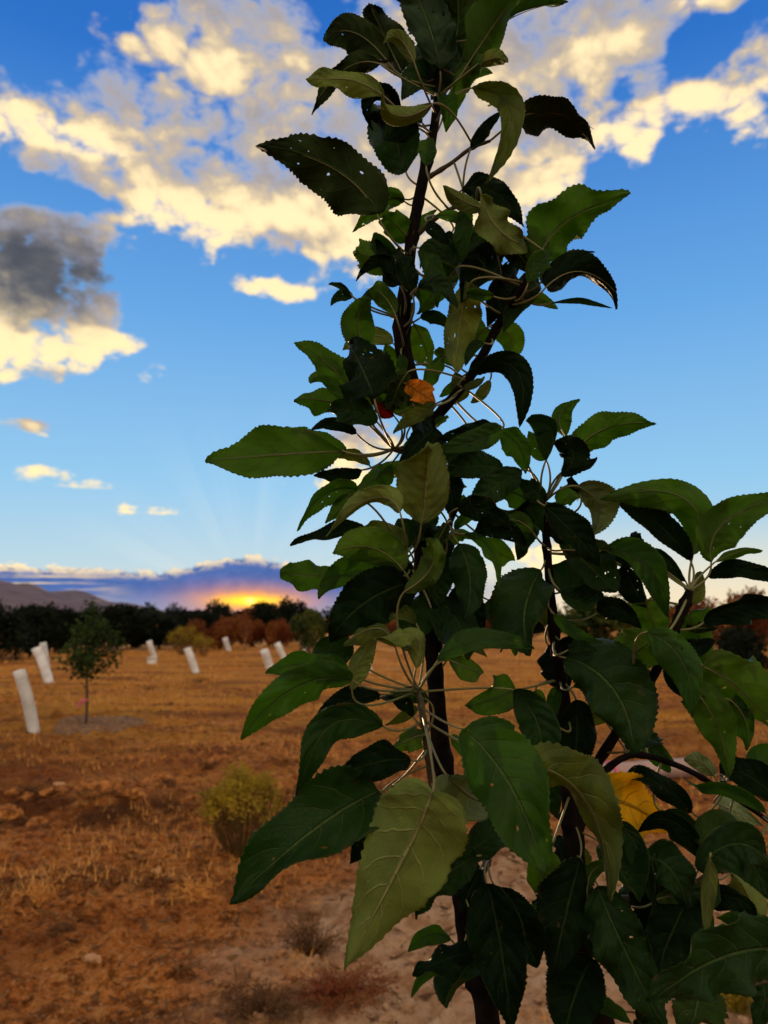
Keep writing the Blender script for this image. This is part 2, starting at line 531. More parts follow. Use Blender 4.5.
def ground_mat():
    m, t, b, out = new_mat('bare_red_earth')
    v = objco()
    x, y, z = sep(v)
    big = nz(v, 0.35, 5, 0.6)
    med = nz(v, 2.2, 6, 0.65)
    fin = nz(v, 14, 6, 0.7)
    strk = nz(vmath('MULTIPLY', v, (0.35, 1.5, 1)), 1.1, 5, 0.6)
    c = mixc(med.step(0.32, 0.68), (0.52, 0.145, 0.024), (0.74, 0.265, 0.060))
    c = mixc(fin.step(0.52, 0.66) * 0.7, c, (0.76, 0.34, 0.10))
    c = mixc(fin.step(0.47, 0.38) * 0.82, c, (0.16, 0.048, 0.010))
    c = mixc(strk.step(0.51, 0.62) * 0.8, c, (0.18, 0.056, 0.012))
    mic = nz(v, 46, 4, 0.7)
    blo = nz(v, 6.5, 4, 0.65)
    c = mixc(blo.step(0.53, 0.60) * 0.75, c, (0.17, 0.052, 0.012))
    c = mixc(blo.step(0.44, 0.36) * 0.45, c, (0.80, 0.36, 0.11))
    c = mixc(mic.step(0.52, 0.66) * 0.55, c, (0.80, 0.48, 0.22))
    c = mixc(mic.step(0.46, 0.36) * 0.7, c, (0.13, 0.040, 0.010))
    # darker turned soil along the low ridge
    rdg = (y - (x * 1.3).sin() * 0.25 - x * 0.12 - 5.95).abs()
    c = mixc(rdg.step(0.55, 0.10) * med.step(0.42, 0.56) * x.step(1.0, -0.3) * 0.9, c, (0.10, 0.036, 0.014))
    c = mixc(big.step(0.46, 0.58) * 0.6, c, (0.24, 0.066, 0.018))
    # dry straw cover farther out in the field
    straw = nz(vmath('MULTIPLY', v, (0.4, 1.3, 1)), 0.8, 6, 0.7).step(0.42, 0.58) * y.step(6.0, 11.0)
    c = mixc(straw * 0.62, c, (0.76, 0.35, 0.042))
    # bare trodden pale earth round the foot of the tree
    foot = comb(x - 0.80, (y - 3.1) * 0.8, 0)
    pale = (vmath('LENGTH', foot) + (med - 0.5) * 1.2).step(1.7, 0.8)
    c = mixc(pale * 0.85, c, mixc(blo.step(0.4, 0.65), (0.88, 0.56, 0.33), (0.60, 0.31, 0.15)))
    t.links.new(c.s, b.inputs['Base Color'])
    b.inputs['Roughness'].default_value = 0.97
    b.inputs['Specular IOR Level'].default_value = 0.05
    bump(b, med * 1.5 + fin * 1.3 + mic * 0.5, 1.0, 0.09)
    return m


M['ground'] = ground_mat()


# ------------------------------------------------------------------ object helpers
def tag(o, label=None, cat=None, group=None, kind=None):
    for k, v in (('label', label), ('category', cat), ('group', group), ('kind', kind)):
        if v:
            o[k] = v
    return o


def mesh_obj(name, verts, faces, mats, parent=None, smooth=True, uvs=None):
    me = bpy.data.meshes.new(name)
    me.from_pydata(verts, [], faces)
    for m in (mats if isinstance(mats, (list, tuple)) else [mats]):
        me.materials.append(m)
    if smooth:
        me.polygons.foreach_set('use_smooth', [True] * len(me.polygons))
    me.update()
    o = bpy.data.objects.new(name, me)
    COL.objects.link(o)
    if parent:
        attach(o, parent)
    return o


def attach(o, parent):
    """parent with the child's mesh given in world coordinates"""
    o.parent = parent
    o.matrix_parent_inverse = Matrix.Identity(4)
    o.location = -Vector(parent.location) if parent.parent is None else o.location


def empty(name, loc):
    o = bpy.data.objects.new(name, None)
    COL.objects.link(o)
    o.location = loc
    o.empty_display_size = 0.05
    return o


def copy_tree(o, parent=None):
    c = o.copy()
    COL.objects.link(c)
    c.parent = parent
    for ch in o.children:
        copy_tree(ch, c)
    return c


class MB:
    def __init__(self):
        self.v, self.f = [], []

    def tube(self, pts, rad, n=8, cap=True, rough=0.0, rg=None):
        base = len(self.v)
        up = Vector((0, 0, 1))
        prev = None
        for i, p in enumerate(pts):
            a = pts[max(i - 1, 0)]
            b = pts[min(i + 1, len(pts) - 1)]
            t = (b - a).normalized()
            if prev is None:
                s = t.orthogonal().normalized()
            else:
                s = (prev - t * prev.dot(t)).normalized()
            prev = s
            q = t.cross(s)
            for k in range(n):
                an = 2 * math.pi * k / n
                r = rad[i] * (1 + (rg.uniform(-rough, rough) if rg else 0))
                self.v.append(p + (s * math.cos(an) + q * math.sin(an)) * r)
        for i in range(len(pts) - 1):
            for k in range(n):
                a = base + i * n + k
                b = base + i * n + (k + 1) % n
                self.f.append((a, b, b + n, a + n))
        if cap:
            self.f.append(tuple(base + k for k in reversed(range(n))))
            e = base + (len(pts) - 1) * n
            self.f.append(tuple(e + k for k in range(n)))
        return self

    def build(self, name, mat, parent=None, smooth=True):
        return mesh_obj(name, self.v, self.f, mat, parent, smooth)


def catmull(pts, sub=6):
    out = []
    n = len(pts)
    for i in range(n - 1):
        p0, p1, p2, p3 = pts[max(i - 1, 0)], pts[i], pts[i + 1], pts[min(i + 2, n - 1)]
        for k in range(sub):
            t = k / sub
            out.append(0.5 * ((2 * p1) + (p2 - p0) * t + (2 * p0 - 5 * p1 + 4 * p2 - p3) * t * t + (3 * p1 - p0 - 3 * p2 + p3) * t ** 3))
    out.append(pts[-1])
    return out


# ------------------------------------------------------------------ ground
def gh(x, y):
    """height of the field"""
    r = math.hypot(x, y)
    k = max(0.0, min(1.0, (r - 1.2) / 2.0))
    h = 0.05 * noise.noise(Vector((x * 0.35, y * 0.5, 3.0))) + 0.035 * noise.noise(Vector((x * 0.9, y * 1.6, 9.0)))
    # shallow ridge of turned earth
    ry = y - (6.3 + 0.25 * math.sin(x * 1.3) + 0.12 * x)
    h += 0.07 * math.exp(-(ry / 0.28) ** 2) * max(0, min(1, (1.2 - x) / 1.5)) - 0.05 * math.exp(-((ry + 0.45) / 0.25) ** 2) * max(0, min(1, (1.2 - x) / 1.5))
    return h * k


def ghf(x, y):
    h = gh(x, y)
    r = math.hypot(x, y)
    if r < 16:
        a = noise.noise(Vector((x * 3.1, y * 3.1, 1.0)))
        b = noise.noise(Vector((x * 8.3, y * 8.3, 5.0)))
        c = noise.noise(Vector((x * 19.0, y * 19.0, 7.0)))
        h += 0.034 * a + 0.040 * abs(b) + 0.024 * c + 0.07 * max(0.0, a * b * 2.2)
    return h


def G(x, y):
    """field point under a pixel"""
    r = ray(x, y)
    t = -EYE.z / r.z
    for _ in range(6):
        p = EYE + r * t
        t = (gh(p.x, p.y) - EYE.z) / r.z
    p = EYE + r * t
    p.z = gh(p.x, p.y)
    return p


def axis_vals(a, b, d0, grow, lim):
    v = [a]
    d = d0
    while v[-1] < b:
        v.append(v[-1] + d)
    while v[-1] < lim:
        d *= grow
        v.append(v[-1] + d)
    return v


def build_ground():
    ys = [-400, -120, -40, -15, -6, -2, 0, 1.0, 1.6]
    y, d = 1.9, 0.016
    while y < 5000:
        ys.append(y)
        d = 0.016 if y < 2.2 else 0.016 * (y / 2.2) ** (1.55 if y < 20 else 2.2)
        y += min(d, 700)
    nx = 250
    verts, faces = [], []
    for yy in ys:
        half = max(abs(yy), 1.5) * 0.62 + 0.8
        for i in range(nx + 1):
            s = i / nx * 2 - 1
            # fine inside the view, then out to the far sides
            if abs(s) < 0.9:
                x = s / 0.9 * half
            else:
                e = (abs(s) - 0.9) / 0.1
                x = math.copysign(half + (e ** 2) * (3000 + half * 3), s)
            x = max(-7000.0, min(7000.0, x))
            verts.append((x, yy, ghf(x, yy)))
    n = nx + 1
    for j in range(len(ys) - 1):
        for i in range(nx):
            a = j * n + i
            faces.append((a, a + 1, a + n + 1, a + n))
    o = mesh_obj('ground', verts, faces, M['ground'])
    tag(o, kind='structure')
    return o


build_ground()


def build_mountain():
    rg = random.Random(3)
    verts, faces = [], []
    na, nr = 150, 26
    for i in range(na + 1):
        az = -75 + 63 * i / na
        # crest elevation in degrees by bearing
        crest = 2.85 * max(0.0, min(1.0, (-13.0 - az) / 14.5)) ** 0.9
        crest *= 1 + 0.10 * noise.noise(Vector((az * 0.2, 2, 0))) + 0.03 * noise.noise(Vector((az * 1.4, 5, 0)))
        for j in range(nr + 1):
            t = j / nr
            rad = 2100 + 1500 * t
            prof = math.sin(min(t / 0.55, 1) * math.pi / 2) ** 1.3 if t < 0.55 else math.cos((t - 0.55) / 0.45 * math.pi / 2)
            z = 2900 * math.tan(R(crest)) * prof
            z += prof * 0.10 * z * noise.noise(Vector((az * 0.5, t * 4, 1))) * 2.2 + prof * crest * 2 * noise.noise(Vector((az * 2.0, t * 9, 4)))
            verts.append((math.sin(R(az)) * rad, math.cos(R(az)) * rad, z - 6))
    n = nr + 1
    for i in range(na):
        for j in range(nr):
            a = i * n + j
            faces.append((a, a + n, a + n + 1, a + 1))
    o = mesh_obj('mountain', verts, faces, M['mountain'])
    tag(o, kind='structure')


build_mountain()


# ------------------------------------------------------------------ far bushes and trees
def crown_mesh(name, rg, n, rx, rz, z0, leaf, lobes, mat, flat=0.0):
    """many small leaf faces on clumps spread through an uneven crown"""
    cl = []
    for _ in range(lobes):
        while True:
            p = Vector((rg.uniform(-1, 1), rg.uniform(-1, 1), rg.uniform(-1, 1)))
            if p.length < 1:
                break
        p = p * 0.78
        cl.append((Vector((p.x * rx, p.y * rx, z0 + (p.z * 0.5 + 0.5) * rz)), rg.uniform(0.22, 0.42) * min(rx, rz)))
    v, f = [], []
    for _ in range(n):
        c, r = rg.choice(cl)
        q = Vector((rg.gauss(0, 1), rg.gauss(0, 1), rg.gauss(0, 0.8))).normalized() * r * rg.uniform(0.5, 1.1)
        p = c + q
        if p.z < 0.02:
            p.z = 0.02 + rg.random() * 0.1
        a = Vector((rg.gauss(0, 1), rg.gauss(0, 1), rg.gauss(0, 1))).normalized()
        b = a.orthogonal().normalized()
        L = leaf * rg.uniform(0.6, 1.3)
        i = len(v)
        v += [p - a * L, p + b * L * 0.45, p + a * L, p - b * L * 0.45]
        f.append((i, i + 1, i + 2, i + 3))
    me = bpy.data.meshes.new(name)
    me.from_pydata(v, [], f)
    me.materials.append(mat)
    me.update()
    return me


def trunk_mesh(name, rg, h, r, limbs, spread, mat):
    mb = MB()
    pts = [Vector((rg.uniform(-.04, .04) * h * i / 4, rg.uniform(-.04, .04) * h * i / 4, -0.12 + (h + 0.12) * i / 4)) for i in range(5)]
    mb.tube(pts, [r * (1 - 0.14 * i) for i in range(5)], 7)
    for k in range(limbs):
        s = pts[rg.choice((1, 2, 3))]
        an = rg.uniform(0, 6.28)
        e = s + Vector((math.cos(an) * spread, math.sin(an) * spread, h * rg.uniform(0.3, 0.7)))
        m_ = (s + e) / 2 + Vector((0, 0, -0.05 * h))
        mb.tube([s, m_, e], [r * .5, r * .35, r * .15], 5)
    me = bpy.data.meshes.new(name)
    me.from_pydata(mb.v, [], mb.f)
    me.materials.append(mat)
    me.update()
    return me


rg = random.Random(11)
KINDS = {}
for nm, mat, rx, rz, z0, leaf, n, lobes, th in (
        ('juniper_bush', M['juniper'], 1.0, 1.9, 0.02, 0.085, 5200, 26, 0.9),
        ('juniper_bush', M['juniper'], 1.3, 1.6, 0.02, 0.085, 5600, 28, 0.8),
        ('russet_shrub', M['autumn'], 1.1, 1.4, 0.05, 0.08, 3600, 20, 0.7),
        ('broadleaf_tree', M['greentree'], 1.0, 1.7, 0.35, 0.085, 3600, 22, 1.1)):
    KINDS.setdefault(nm, []).append((crown_mesh(nm + '_crown', rg, n, rx, rz, z0, leaf, lobes, mat),
                                     trunk_mesh(nm + '_trunk', rg, th, 0.07, 5, 0.6, M['trunk'])))


def place_bush(nm, var, px, dist, hpx, wpx, label, cat, group):
    """crown bottom on the field at dist metres, bearing of pixel column px"""
    r = ray(px, 618)
    x = r.x / r.y * dist
    base = Vector((x, dist, gh(x, dist)))
    root = empty(nm, base)
    cm, tm = KINDS[nm][var % len(KINDS[nm])]
    s = dist / F
    bb = [v.co for v in cm.vertices]
    hz = max(b.z for b in bb)
    hx = max(b.x for b in bb) - min(b.x for b in bb)
    root.scale = (wpx * s / hx, wpx * s / hx, hpx * s / hz)
    root.rotation_euler.z = rg.uniform(0, 6.28)
    for part, me in (('crown', cm), ('trunk', tm)):
        o = bpy.data.objects.new(part, me)
        COL.objects.link(o)
        o.parent = root
    tag(root, label, cat, group)
    return root


# dark junipers closing the field on the left and in the middle
JL = 'near black juniper bush in the dark hedge along the far field edge'
JG = 'junipers along the far field edge'
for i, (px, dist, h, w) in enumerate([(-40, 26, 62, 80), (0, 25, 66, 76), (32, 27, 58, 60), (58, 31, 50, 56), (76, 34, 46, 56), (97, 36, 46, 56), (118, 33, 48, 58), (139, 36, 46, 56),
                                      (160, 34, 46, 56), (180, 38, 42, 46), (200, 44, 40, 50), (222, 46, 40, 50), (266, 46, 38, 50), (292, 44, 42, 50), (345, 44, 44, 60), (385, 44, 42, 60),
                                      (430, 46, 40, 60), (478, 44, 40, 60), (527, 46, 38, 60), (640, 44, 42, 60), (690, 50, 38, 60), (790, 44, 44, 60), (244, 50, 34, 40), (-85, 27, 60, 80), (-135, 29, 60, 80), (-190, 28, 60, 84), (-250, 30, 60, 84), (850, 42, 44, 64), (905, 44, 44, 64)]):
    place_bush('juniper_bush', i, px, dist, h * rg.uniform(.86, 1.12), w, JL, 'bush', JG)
RL = 'russet autumn shrub low in front of the juniper hedge'
for i, (px, dist, h, w) in enumerate([(196, 36, 30, 30), (222, 34, 28, 40), (252, 37, 28, 42), (278, 36, 30, 36), (235, 44, 28, 60), (400, 38, 32, 50), (455, 38, 32, 50),
                                      (505, 38, 34, 50), (655, 32, 50, 60), (700, 34, 56, 64), (748, 34, 62, 70)]):
    place_bush('russet_shrub', i, px, dist, h, w, RL, 'shrub', 'russet shrubs in front of the hedge')
place_bush('broadleaf_tree', 0, 310, 27, 50, 40, 'small olive green tree standing before the russet shrubs by the sunset', 'tree', None)
place_bush('broadleaf_tree', 0, 600, 20, 78, 100, 'wide mottled green tree seen through the gap between the apple stems', 'tree', None)
place_bush('juniper_bush', 0, 738, 15, 66, 62, 'lone black rounded bush standing out in the field before russet shrubs', 'bush', None)


# ------------------------------------------------------------------ yellow flowering brush
def brush(px, py, hpx, wpx, label, seed, nstem=90, name='rabbitbrush'):
    rg = random.Random(seed)
    base = G(px, py)
    s = base.y / F
    h, w = hpx * s, wpx * s
    root = empty(name, base)
    st, top = MB(), MB()
    lv, lf = [], []
    for k in range(nstem):
        an = rg.uniform(0, 6.283)
        rr = math.sqrt(rg.random()) * w * 0.5
        hh = h * (1 - 0.34 * (rr / (w * .5)) ** 2.2) * rg.uniform(0.70, 1.03)
        e = Vector((math.cos(an) * rr, math.sin(an) * rr, hh))
        b0 = Vector((math.cos(an) * rr * 0.30, math.sin(an) * rr * 0.30, -0.02))
        m_ = (b0 * 0.5 + e * 0.5) + Vector((math.cos(an), math.sin(an), 0)) * 0.06 * w + Vector((rg.uniform(-.03, .03) * w, rg.uniform(-.03, .03) * w, 0))
        st.tube([b0, m_, e], [0.006 * h, 0.005 * h, 0.003 * h], 3, cap=False)
        for q in range(9):      # thin leaves up the stem and the flower head
            t = rg.uniform(0.35, 0.9)
            p = (b0 * (1 - t) ** 2 + m_ * 2 * t * (1 - t) + e * t * t)
            d = Vector((rg.gauss(0, 1), rg.gauss(0, 1), abs(rg.gauss(0.7, .5)))).normalized() * h * 0.075
            sd = d.orthogonal().normalized() * h * 0.006
            i = len(st.v)
            st.v += [p - sd, p + d, p + sd]
            st.f.append((i, i + 1, i + 2))
        for q in range(34):
            p = e + Vector((rg.gauss(0, .055) * w, rg.gauss(0, .055) * w, rg.gauss(-0.03, .05) * h))
            d = Vector((rg.gauss(0, 1), rg.gauss(0, 1), rg.gauss(.6, .6))).normalized()
            L = h * 0.026 * rg.uniform(.6, 1.3)
            sd = d.orthogonal().normalized() * L * 0.4
            i = len(top.v)
            top.v += [p - d * L, p - sd, p + d * L, p + sd]
            top.f.append((i, i + 1, i + 2, i + 3))
    a = mesh_obj('stems', st.v, st.f, M['rabbit_stem'], None, False)
    b = mesh_obj('flower_heads', top.v, top.f, M['rabbit_top'], None, False)
    for o in (a, b):
        o.parent = root
    tag(root, label, 'shrub')


brush(241, 853, 80, 72, 'yellow flowering shrub with bare brown stems standing alone on open soil', 5)
brush(186, 655, 28, 36, 'wide yellowish shrub far out in the field before the dark hedge', 6, 60)
brush(203, 657, 22, 22, 'small green yellow shrub beside the wide yellowish one', 7, 40)


# ------------------------------------------------------------------ white tree guards
def guard(bx, by, tx, ty, wpx, label, seed, group=None, flare=1.04, ribbon=None):
    rg = random.Random(seed)
    b = G(bx, by)
    d = (b - EYE).dot(ray(bx, by).normalized()) / ray(bx, by).length
    depth = (CR.transposed() @ (b - EYE)).z * -1
    top = P(tx, ty, depth + rg.uniform(-.12, .12))
    r = wpx * depth / F / 2 * 0.92
    axis = top - b
    n, m = 20, 10
    v, f = [], []
    t = axis.normalized()
    s = t.orthogonal().normalized()
    q = t.cross(s)
    bend = s * rg.uniform(-.03, .03) * axis.length
    for shell in (1.0, 0.93):
        for j in range(m + 1):
            k = j / m
            c = axis * k - t * 0.04 * (1 - k) + bend * math.sin(k * math.pi)
            for i in range(n):
                an = 2 * math.pi * i / n
                rr = r * shell * (1 + (flare - 1) * abs(k - 0.45) * 1.4) * (1 + 0.05 * noise.noise(Vector((math.cos(an) * 1.2, math.sin(an) * 1.2 + seed, k * 4))))
                v.append(c + (s * math.cos(an) + q * math.sin(an)) * rr)
    N = (m + 1) * n
    for j in range(m):
        for i in range(n):
            a, b2 = j * n + i, j * n + (i + 1) % n
            f.append((a, b2, b2 + n, a + n))
            f.append((N + a + n, N + b2 + n, N + b2, N + a))
    for i in range(n):
        a, b2 = m * n + i, m * n + (i + 1) % n
        f.append((a, b2, N + b2, N + a))
        f.append((N + i, N + (i + 1) % n, (i + 1) % n, i))
    root = empty('tree_guard', b)
    o = mesh_obj('tube', v, f, M['white_plastic'])
    o.parent = root
    # overlapped seam strip and a tie round the middle
    sm = MB()
    an = rg.uniform(3.6, 5.6)
    pts = [axis * k / 6 + bend * math.sin(k / 6 * math.pi) + (s * math.cos(an) + q * math.sin(an)) * r * 1.03 * (1 + (flare - 1) * abs(k / 6 - 0.45) * 1.4) for k in range(7)]
    sm.tube(pts, [r * 0.07] * 7, 5)
    o = mesh_obj('seam', sm.v, sm.f, M['white_plastic'])
    o.parent = root
    tag(root, label, 'tree guard', group)
    return root


guard(34, 733, 19, 671, 12, 'tall white tree guard tube leaning beside the young green tree', 1)
guard(49, 683, 36, 648, 10, 'white tree guard leaning against another one before the black hedge', 2)
guard(47, 672, 43, 643, 7, 'short white tree guard crossing behind a leaning one before the black hedge', 3)
guard(155, 657, 149, 641, 6, 'thin white tree guard standing over a low white pail', 4)
guard(196, 671, 187, 648, 8, 'leaning white tree guard out in the field right of the white pail', 5)
guard(213, 643, 210, 635, 5, 'tiny far tree guard behind the yellowish shrubs', 6)
guard(229, 651, 225, 638, 6, 'small white tree guard under the setting sun glow', 7)
guard(270, 669, 264, 650, 9, 'larger of two white tree guards left of the apple leaves', 8)
guard(285, 660, 277, 643, 7, 'smaller of two white tree guards left of the apple leaves', 9)
guard(307, 651, 304, 641, 8, 'pinkish white tree guard under the small olive green tree', 10)
guard(368, 672, 365, 658, 10, 'white tree guard glimpsed between leaves left of the apple trunk', 12)
guard(560, 768, 553, 748, 18, 'white tree guard glimpsed between the two apple stems', 13)
guard(744, 657, 741, 648, 6, 'small white tree guard at the foot of the lone black bush', 14)


def pail(px, py, wpx, hpx):
    b = G(px, py)
    dep = -(CR.transposed() @ (b - EYE)).z
    s = dep / F
    r, h = wpx * s / 2, hpx * s
    root = empty('plastic_pail', b)
    v, f = [], []
    n = 20
    prof = [(0.80, 0.0), (0.86, .3), (0.92, .6), (1.0, .93), (1.05, .93), (1.05, 1.0), (0.96, 1.0), (0.9, .6), (0.78, .06), (0.0, .05)]
    for (rr, zz) in prof:
        for i in range(n):
            an = 2 * math.pi * i / n
            v.append((math.cos(an) * rr * r, math.sin(an) * rr * r, zz * h))
    for j in range(len(prof) - 1):
        for i in range(n):
            a, b2 = j * n + i, j * n + (i + 1) % n
            f.append((a, b2, b2 + n, a + n))
    o = mesh_obj('bucket', v, f, M['white_plastic'])
    o.parent = root
    hd = MB()
    hd.tube([Vector((math.cos(a) * r * 1.03, -0.2 * r * math.sin(a), h * 0.92 + math.sin(a) * r * 0.5)) for a in [math.pi * k / 10 for k in range(11)]], [r * .03] * 11, 5)
    o = mesh_obj('handle', hd.v, hd.f, M['wood'])
    o.parent = root
    tag(root, 'low white pail at the foot of a thin tree guard', 'pail')


pail(152, 664, 11, 7)


# a guard sheet lying on the ground with a pink tie, seen through the leaves on the right
def fallen_guard():
    a, b = G(588, 786), G(700, 778)
    r = 0.095
    root = empty('fallen_tree_guard', a)
    mb = MB()
    ax = b - a
    pts = [ax * k / 8 + Vector((0, 0, r * 0.95)) for k in range(9)]
    n = 18
    t = ax.normalized()
    s = Vector((0, 0, 1))
    q = t.cross(s)
    v, f = [], []
    for sh in (1, .94):
        for j, p in enumerate(pts):
            for i in range(n):
                an = 2 * math.pi * i / n
                rr = r * sh * (1 + .06 * noise.noise(Vector((math.cos(an), math.sin(an), j * .7))))
                v.append(p + s * math.cos(an) * rr * 0.85 + q * math.sin(an) * rr * 1.1)
    N = 9 * n
    for j in range(8):
        for i in range(n):
            c, d = j * n + i, j * n + (i + 1) % n
            f.append((c, d, d + n, c + n))
            f.append((N + c + n, N + d + n, N + d, N + c))
    for e in (0, 8):
        for i in range(n):
            c, d = e * n + i, e * n + (i + 1) % n
            f.append((c, d, N + d, N + c))
    o = mesh_obj('tube', v, f, simple('dusty_plastic', (0.30, 0.185, 0.15), (0.44, 0.28, 0.23), 6, 0.6, .3, .01))
    o.parent = root
    tie = MB()
    c = ax * 0.2 + Vector((0, 0, r * .95))
    for w_ in (0,):
        ring = [c + s * math.cos(2 * math.pi * k / 24) * r * 0.93 + q * math.sin(2 * math.pi * k / 24) * r * 1.2 for k in range(25)]
        tie.tube(ring, [0.012] * 25, 5, cap=False)
    o = mesh_obj('pink_tie', tie.v, tie.f, M['pink'])
    o.parent = root
    tag(root, 'dusty tree guard lying on the soil with a pink tie round it', 'tree guard')


fallen_guard()


# ------------------------------------------------------------------ young tree with pink tape
def young_tree():
    rg = random.Random(21)
    b = G(85, 729)
    dep = -(CR.transposed() @ (b - EYE)).z
    s = dep / F
    h = 121 * s
    root = empty('young_tree', b)
    mb = MB()
    pts = [Vector((0.012 * math.sin(k * 1.1), 0, h * (k / 9) * 0.95 - (0.06 if k == 0 else 0))) for k in range(10)]
    mb.tube(pts, [0.020 - 0.0017 * k for k in range(10)], 8)
    tips = []
    for k in range(15):
        t = rg.uniform(0.40, 0.88)
        p = pts[int(t * 9)]
        an = rg.uniform(0, 6.283)
        L = h * rg.uniform(0.12, 0.21) * (1.1 - 0.5 * abs(t - .6))
        e = p + Vector((math.cos(an) * L, math.sin(an) * L, L * rg.uniform(.5, 1.1)))
        mb.tube([p, (p + e) / 2 + Vector((0, 0, -.01)), e], [.008, .006, .003], 5)
        tips.append((p, e))
    mb.build('trunk', M['trunk']).parent = root
    v, f = [], []
    for k in range(1250):
        if rg.random() < .8:
            p0, e0 = rg.choice(tips)
            t = rg.uniform(.3, 1.1)
            p = p0.lerp(e0, t)
        else:
            p = Vector((0, 0, h * rg.uniform(.45, 1.0)))
        p = p + Vector((rg.gauss(0, .060), rg.gauss(0, .060), rg.gauss(0, .06)))
        d = Vector((rg.gauss(0, 1), rg.gauss(0, 1), rg.gauss(-.2, .7))).normalized()
        L = rg.uniform(.05, .085)
        sd = d.cross(Vector((rg.gauss(0, .4), rg.gauss(0, .4), 1))).normalized() * L * .30
        up = sd.cross(d).normalized() * L * .12
        i = len(v)
        v += [p - d * L * .5, p + sd + up, p + d * L * .5, p - sd + up, p - up * .5]
        f += [(i, i + 4, i + 1), (i + 4, i + 2, i + 1), (i, i + 3, i + 4), (i + 4, i + 3, i + 2)]
    o = mesh_obj('crown', v, f, M['youngtree'], None, False)
    o.parent = root
    tag(root, 'young leafy sapling with pink tape on its thin trunk', 'tree')
    # tape tied round the trunk
    c = b + Vector((0.0, 0, h * 0.235))
    tp = empty('pink_tape', c)
    tp.location = c
    ring = MB()
    ring.tube([Vector((math.cos(a) * .024, math.sin(a) * .024, 0)) for a in [2 * math.pi * k / 12 for k in range(13)]], [.009] * 13, 5, cap=False)
    ring.build('knot', M['pink']).parent = tp
    for sgn in (-1, -0.6):
        vv, ff = [], []
        for k in range(7):
            t = k / 6
            for w_ in (-1, 1):
                vv.append((sgn * .085 * t - .02, -.02 - .012 * math.sin(t * 5), -.09 * t * t + w_ * .022 * (.5 + .7 * t) + .004 * math.sin(9 * t)))
        for k in range(6):
            ff.append((k * 2, k * 2 + 1, k * 2 + 3, k * 2 + 2))
        o = mesh_obj('tail', vv, ff, M['pink'])
        o.parent = tp
        md = o.modifiers.new('thickness', 'SOLIDIFY')
        md.thickness = .0015
    tag(tp, 'bright pink marking tape tied low on the young sapling', 'tape')
    # mulch ring
    v, f = [], []
    n = 46
    for j in range(8):
        for i in range(n):
            an = 2 * math.pi * i / n
            rr = (j / 7) * (1 + .22 * noise.noise(Vector((math.cos(an) * 1.6, math.sin(an) * 1.6, 8)))) * (0.62 + .30 * noise.noise(Vector((math.cos(an) * 6, math.sin(an) * 6, 1))))
            x, y = b.x + .12 + math.cos(an) * rr, b.y + .15 + math.sin(an) * rr
            hmp = .03 * math.sin(min(1, j / 7) * math.pi) - (.045 if j == 7 else 0)
            v.append((x, y, ghf(x, y) + .012 + hmp + .03 * abs(noise.noise(Vector((x * 9, y * 9, 2))))))
    for j in range(7):
        for i in range(n):
            a, c2 = j * n + i, j * n + (i + 1) % n
            f.append((a, c2, c2 + n, a + n))
    o = mesh_obj('mulch', v, f, M['mulch'])
    tag(o, 'ring of grey mulch round the foot of the young sapling', 'mulch', kind='stuff')


young_tree()


def thin_sapling(px, py, hpx):
    rg = random.Random(31)
    b = G(px, py)
    s = -(CR.transposed() @ (b - EYE)).z / F
    h = hpx * s
    root = empty('bare_sapling', b)
    mb = MB()
    pts = [Vector((rg.uniform(-.02, .02), 0, h * k / 6 - .03)) for k in range(7)]
    mb.tube(pts, [.035 - .004 * k for k in range(7)], 6)
    for k in range(9):
        p = pts[rg.randint(2, 5)]
        an = rg.uniform(0, 6.28)
        e = p + Vector((math.cos(an) * .16, math.sin(an) * .16, .3))
        mb.tube([p, e], [.012, .004], 4)
    mb.build('trunk', M['wood']).parent = root
    v, f = [], []
    for k in range(420):
        p = Vector((rg.gauss(0, .13), rg.gauss(0, .13), h * rg.uniform(.35, 1.0)))
        d = Vector((rg.gauss(0, 1), rg.gauss(0, 1), rg.gauss(0, 1))).normalized() * .05
        sd = d.orthogonal().normalized() * .02
        i = len(v)
        v += [p - d, p + sd, p + d, p - sd]
        f.append((i, i + 1, i + 2, i + 3))
    o = mesh_obj('crown', v, f, M['autumn'], None, False)
    o.parent = root
    tag(root, 'slim russet sapling standing under the setting sun', 'tree')


thin_sapling(245, 652, 44)

# ------------------------------------------------------------------ the apple tree
D0 = 0.55


class Stem:
    all_pts = []


root = empty('apple_tree', Vector((P(490, 1060, D0).x - 0.012, P(490, 1060, D0).y + 0.02, 0)))
tag(root, 'leafy young apple tree with dark stems rising close in front of the field', 'tree')
RL_ = Vector(root.location)


def stem(name, spec, tail=None, mat='bark', knots=0.08, n=10, sub=6):
    """spec: (x, y, depth, diameter px); tail: world points going down from the first"""
    pts = [P(x, y, d) for (x, y, d, w) in spec]
    rad = [w * d / F / 2 for (x, y, d, w) in spec]
    if tail:
        pts = [Vector(p) for p, r in tail] + pts
        rad = [r for p, r in tail] + rad
    pp = catmull(pts, sub)
    rr = []
    for i in range(len(pts) - 1):
        for k in range(sub):
            rr.append(rad[i] + (rad[i + 1] - rad[i]) * k / sub)
    rr.append(rad[-1])
    rg = random.Random(len(Stem.all_pts))
    for i in range(len(rr)):
        rr[i] *= 1 + knots * noise.noise(Vector((i * 0.9, len(pp), 0))) * 2 + (0.28 if (i % 9 == 4) else 0) * (knots > 0)
    mb = MB()
    mb.tube([p - RL_ for p in pp], rr, n, rough=0.06, rg=rg)
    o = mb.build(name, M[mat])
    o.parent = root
    for p, r in zip(pp, rr):
        if p.z > 0.9:
            Stem.all_pts.append(p)
    return pp


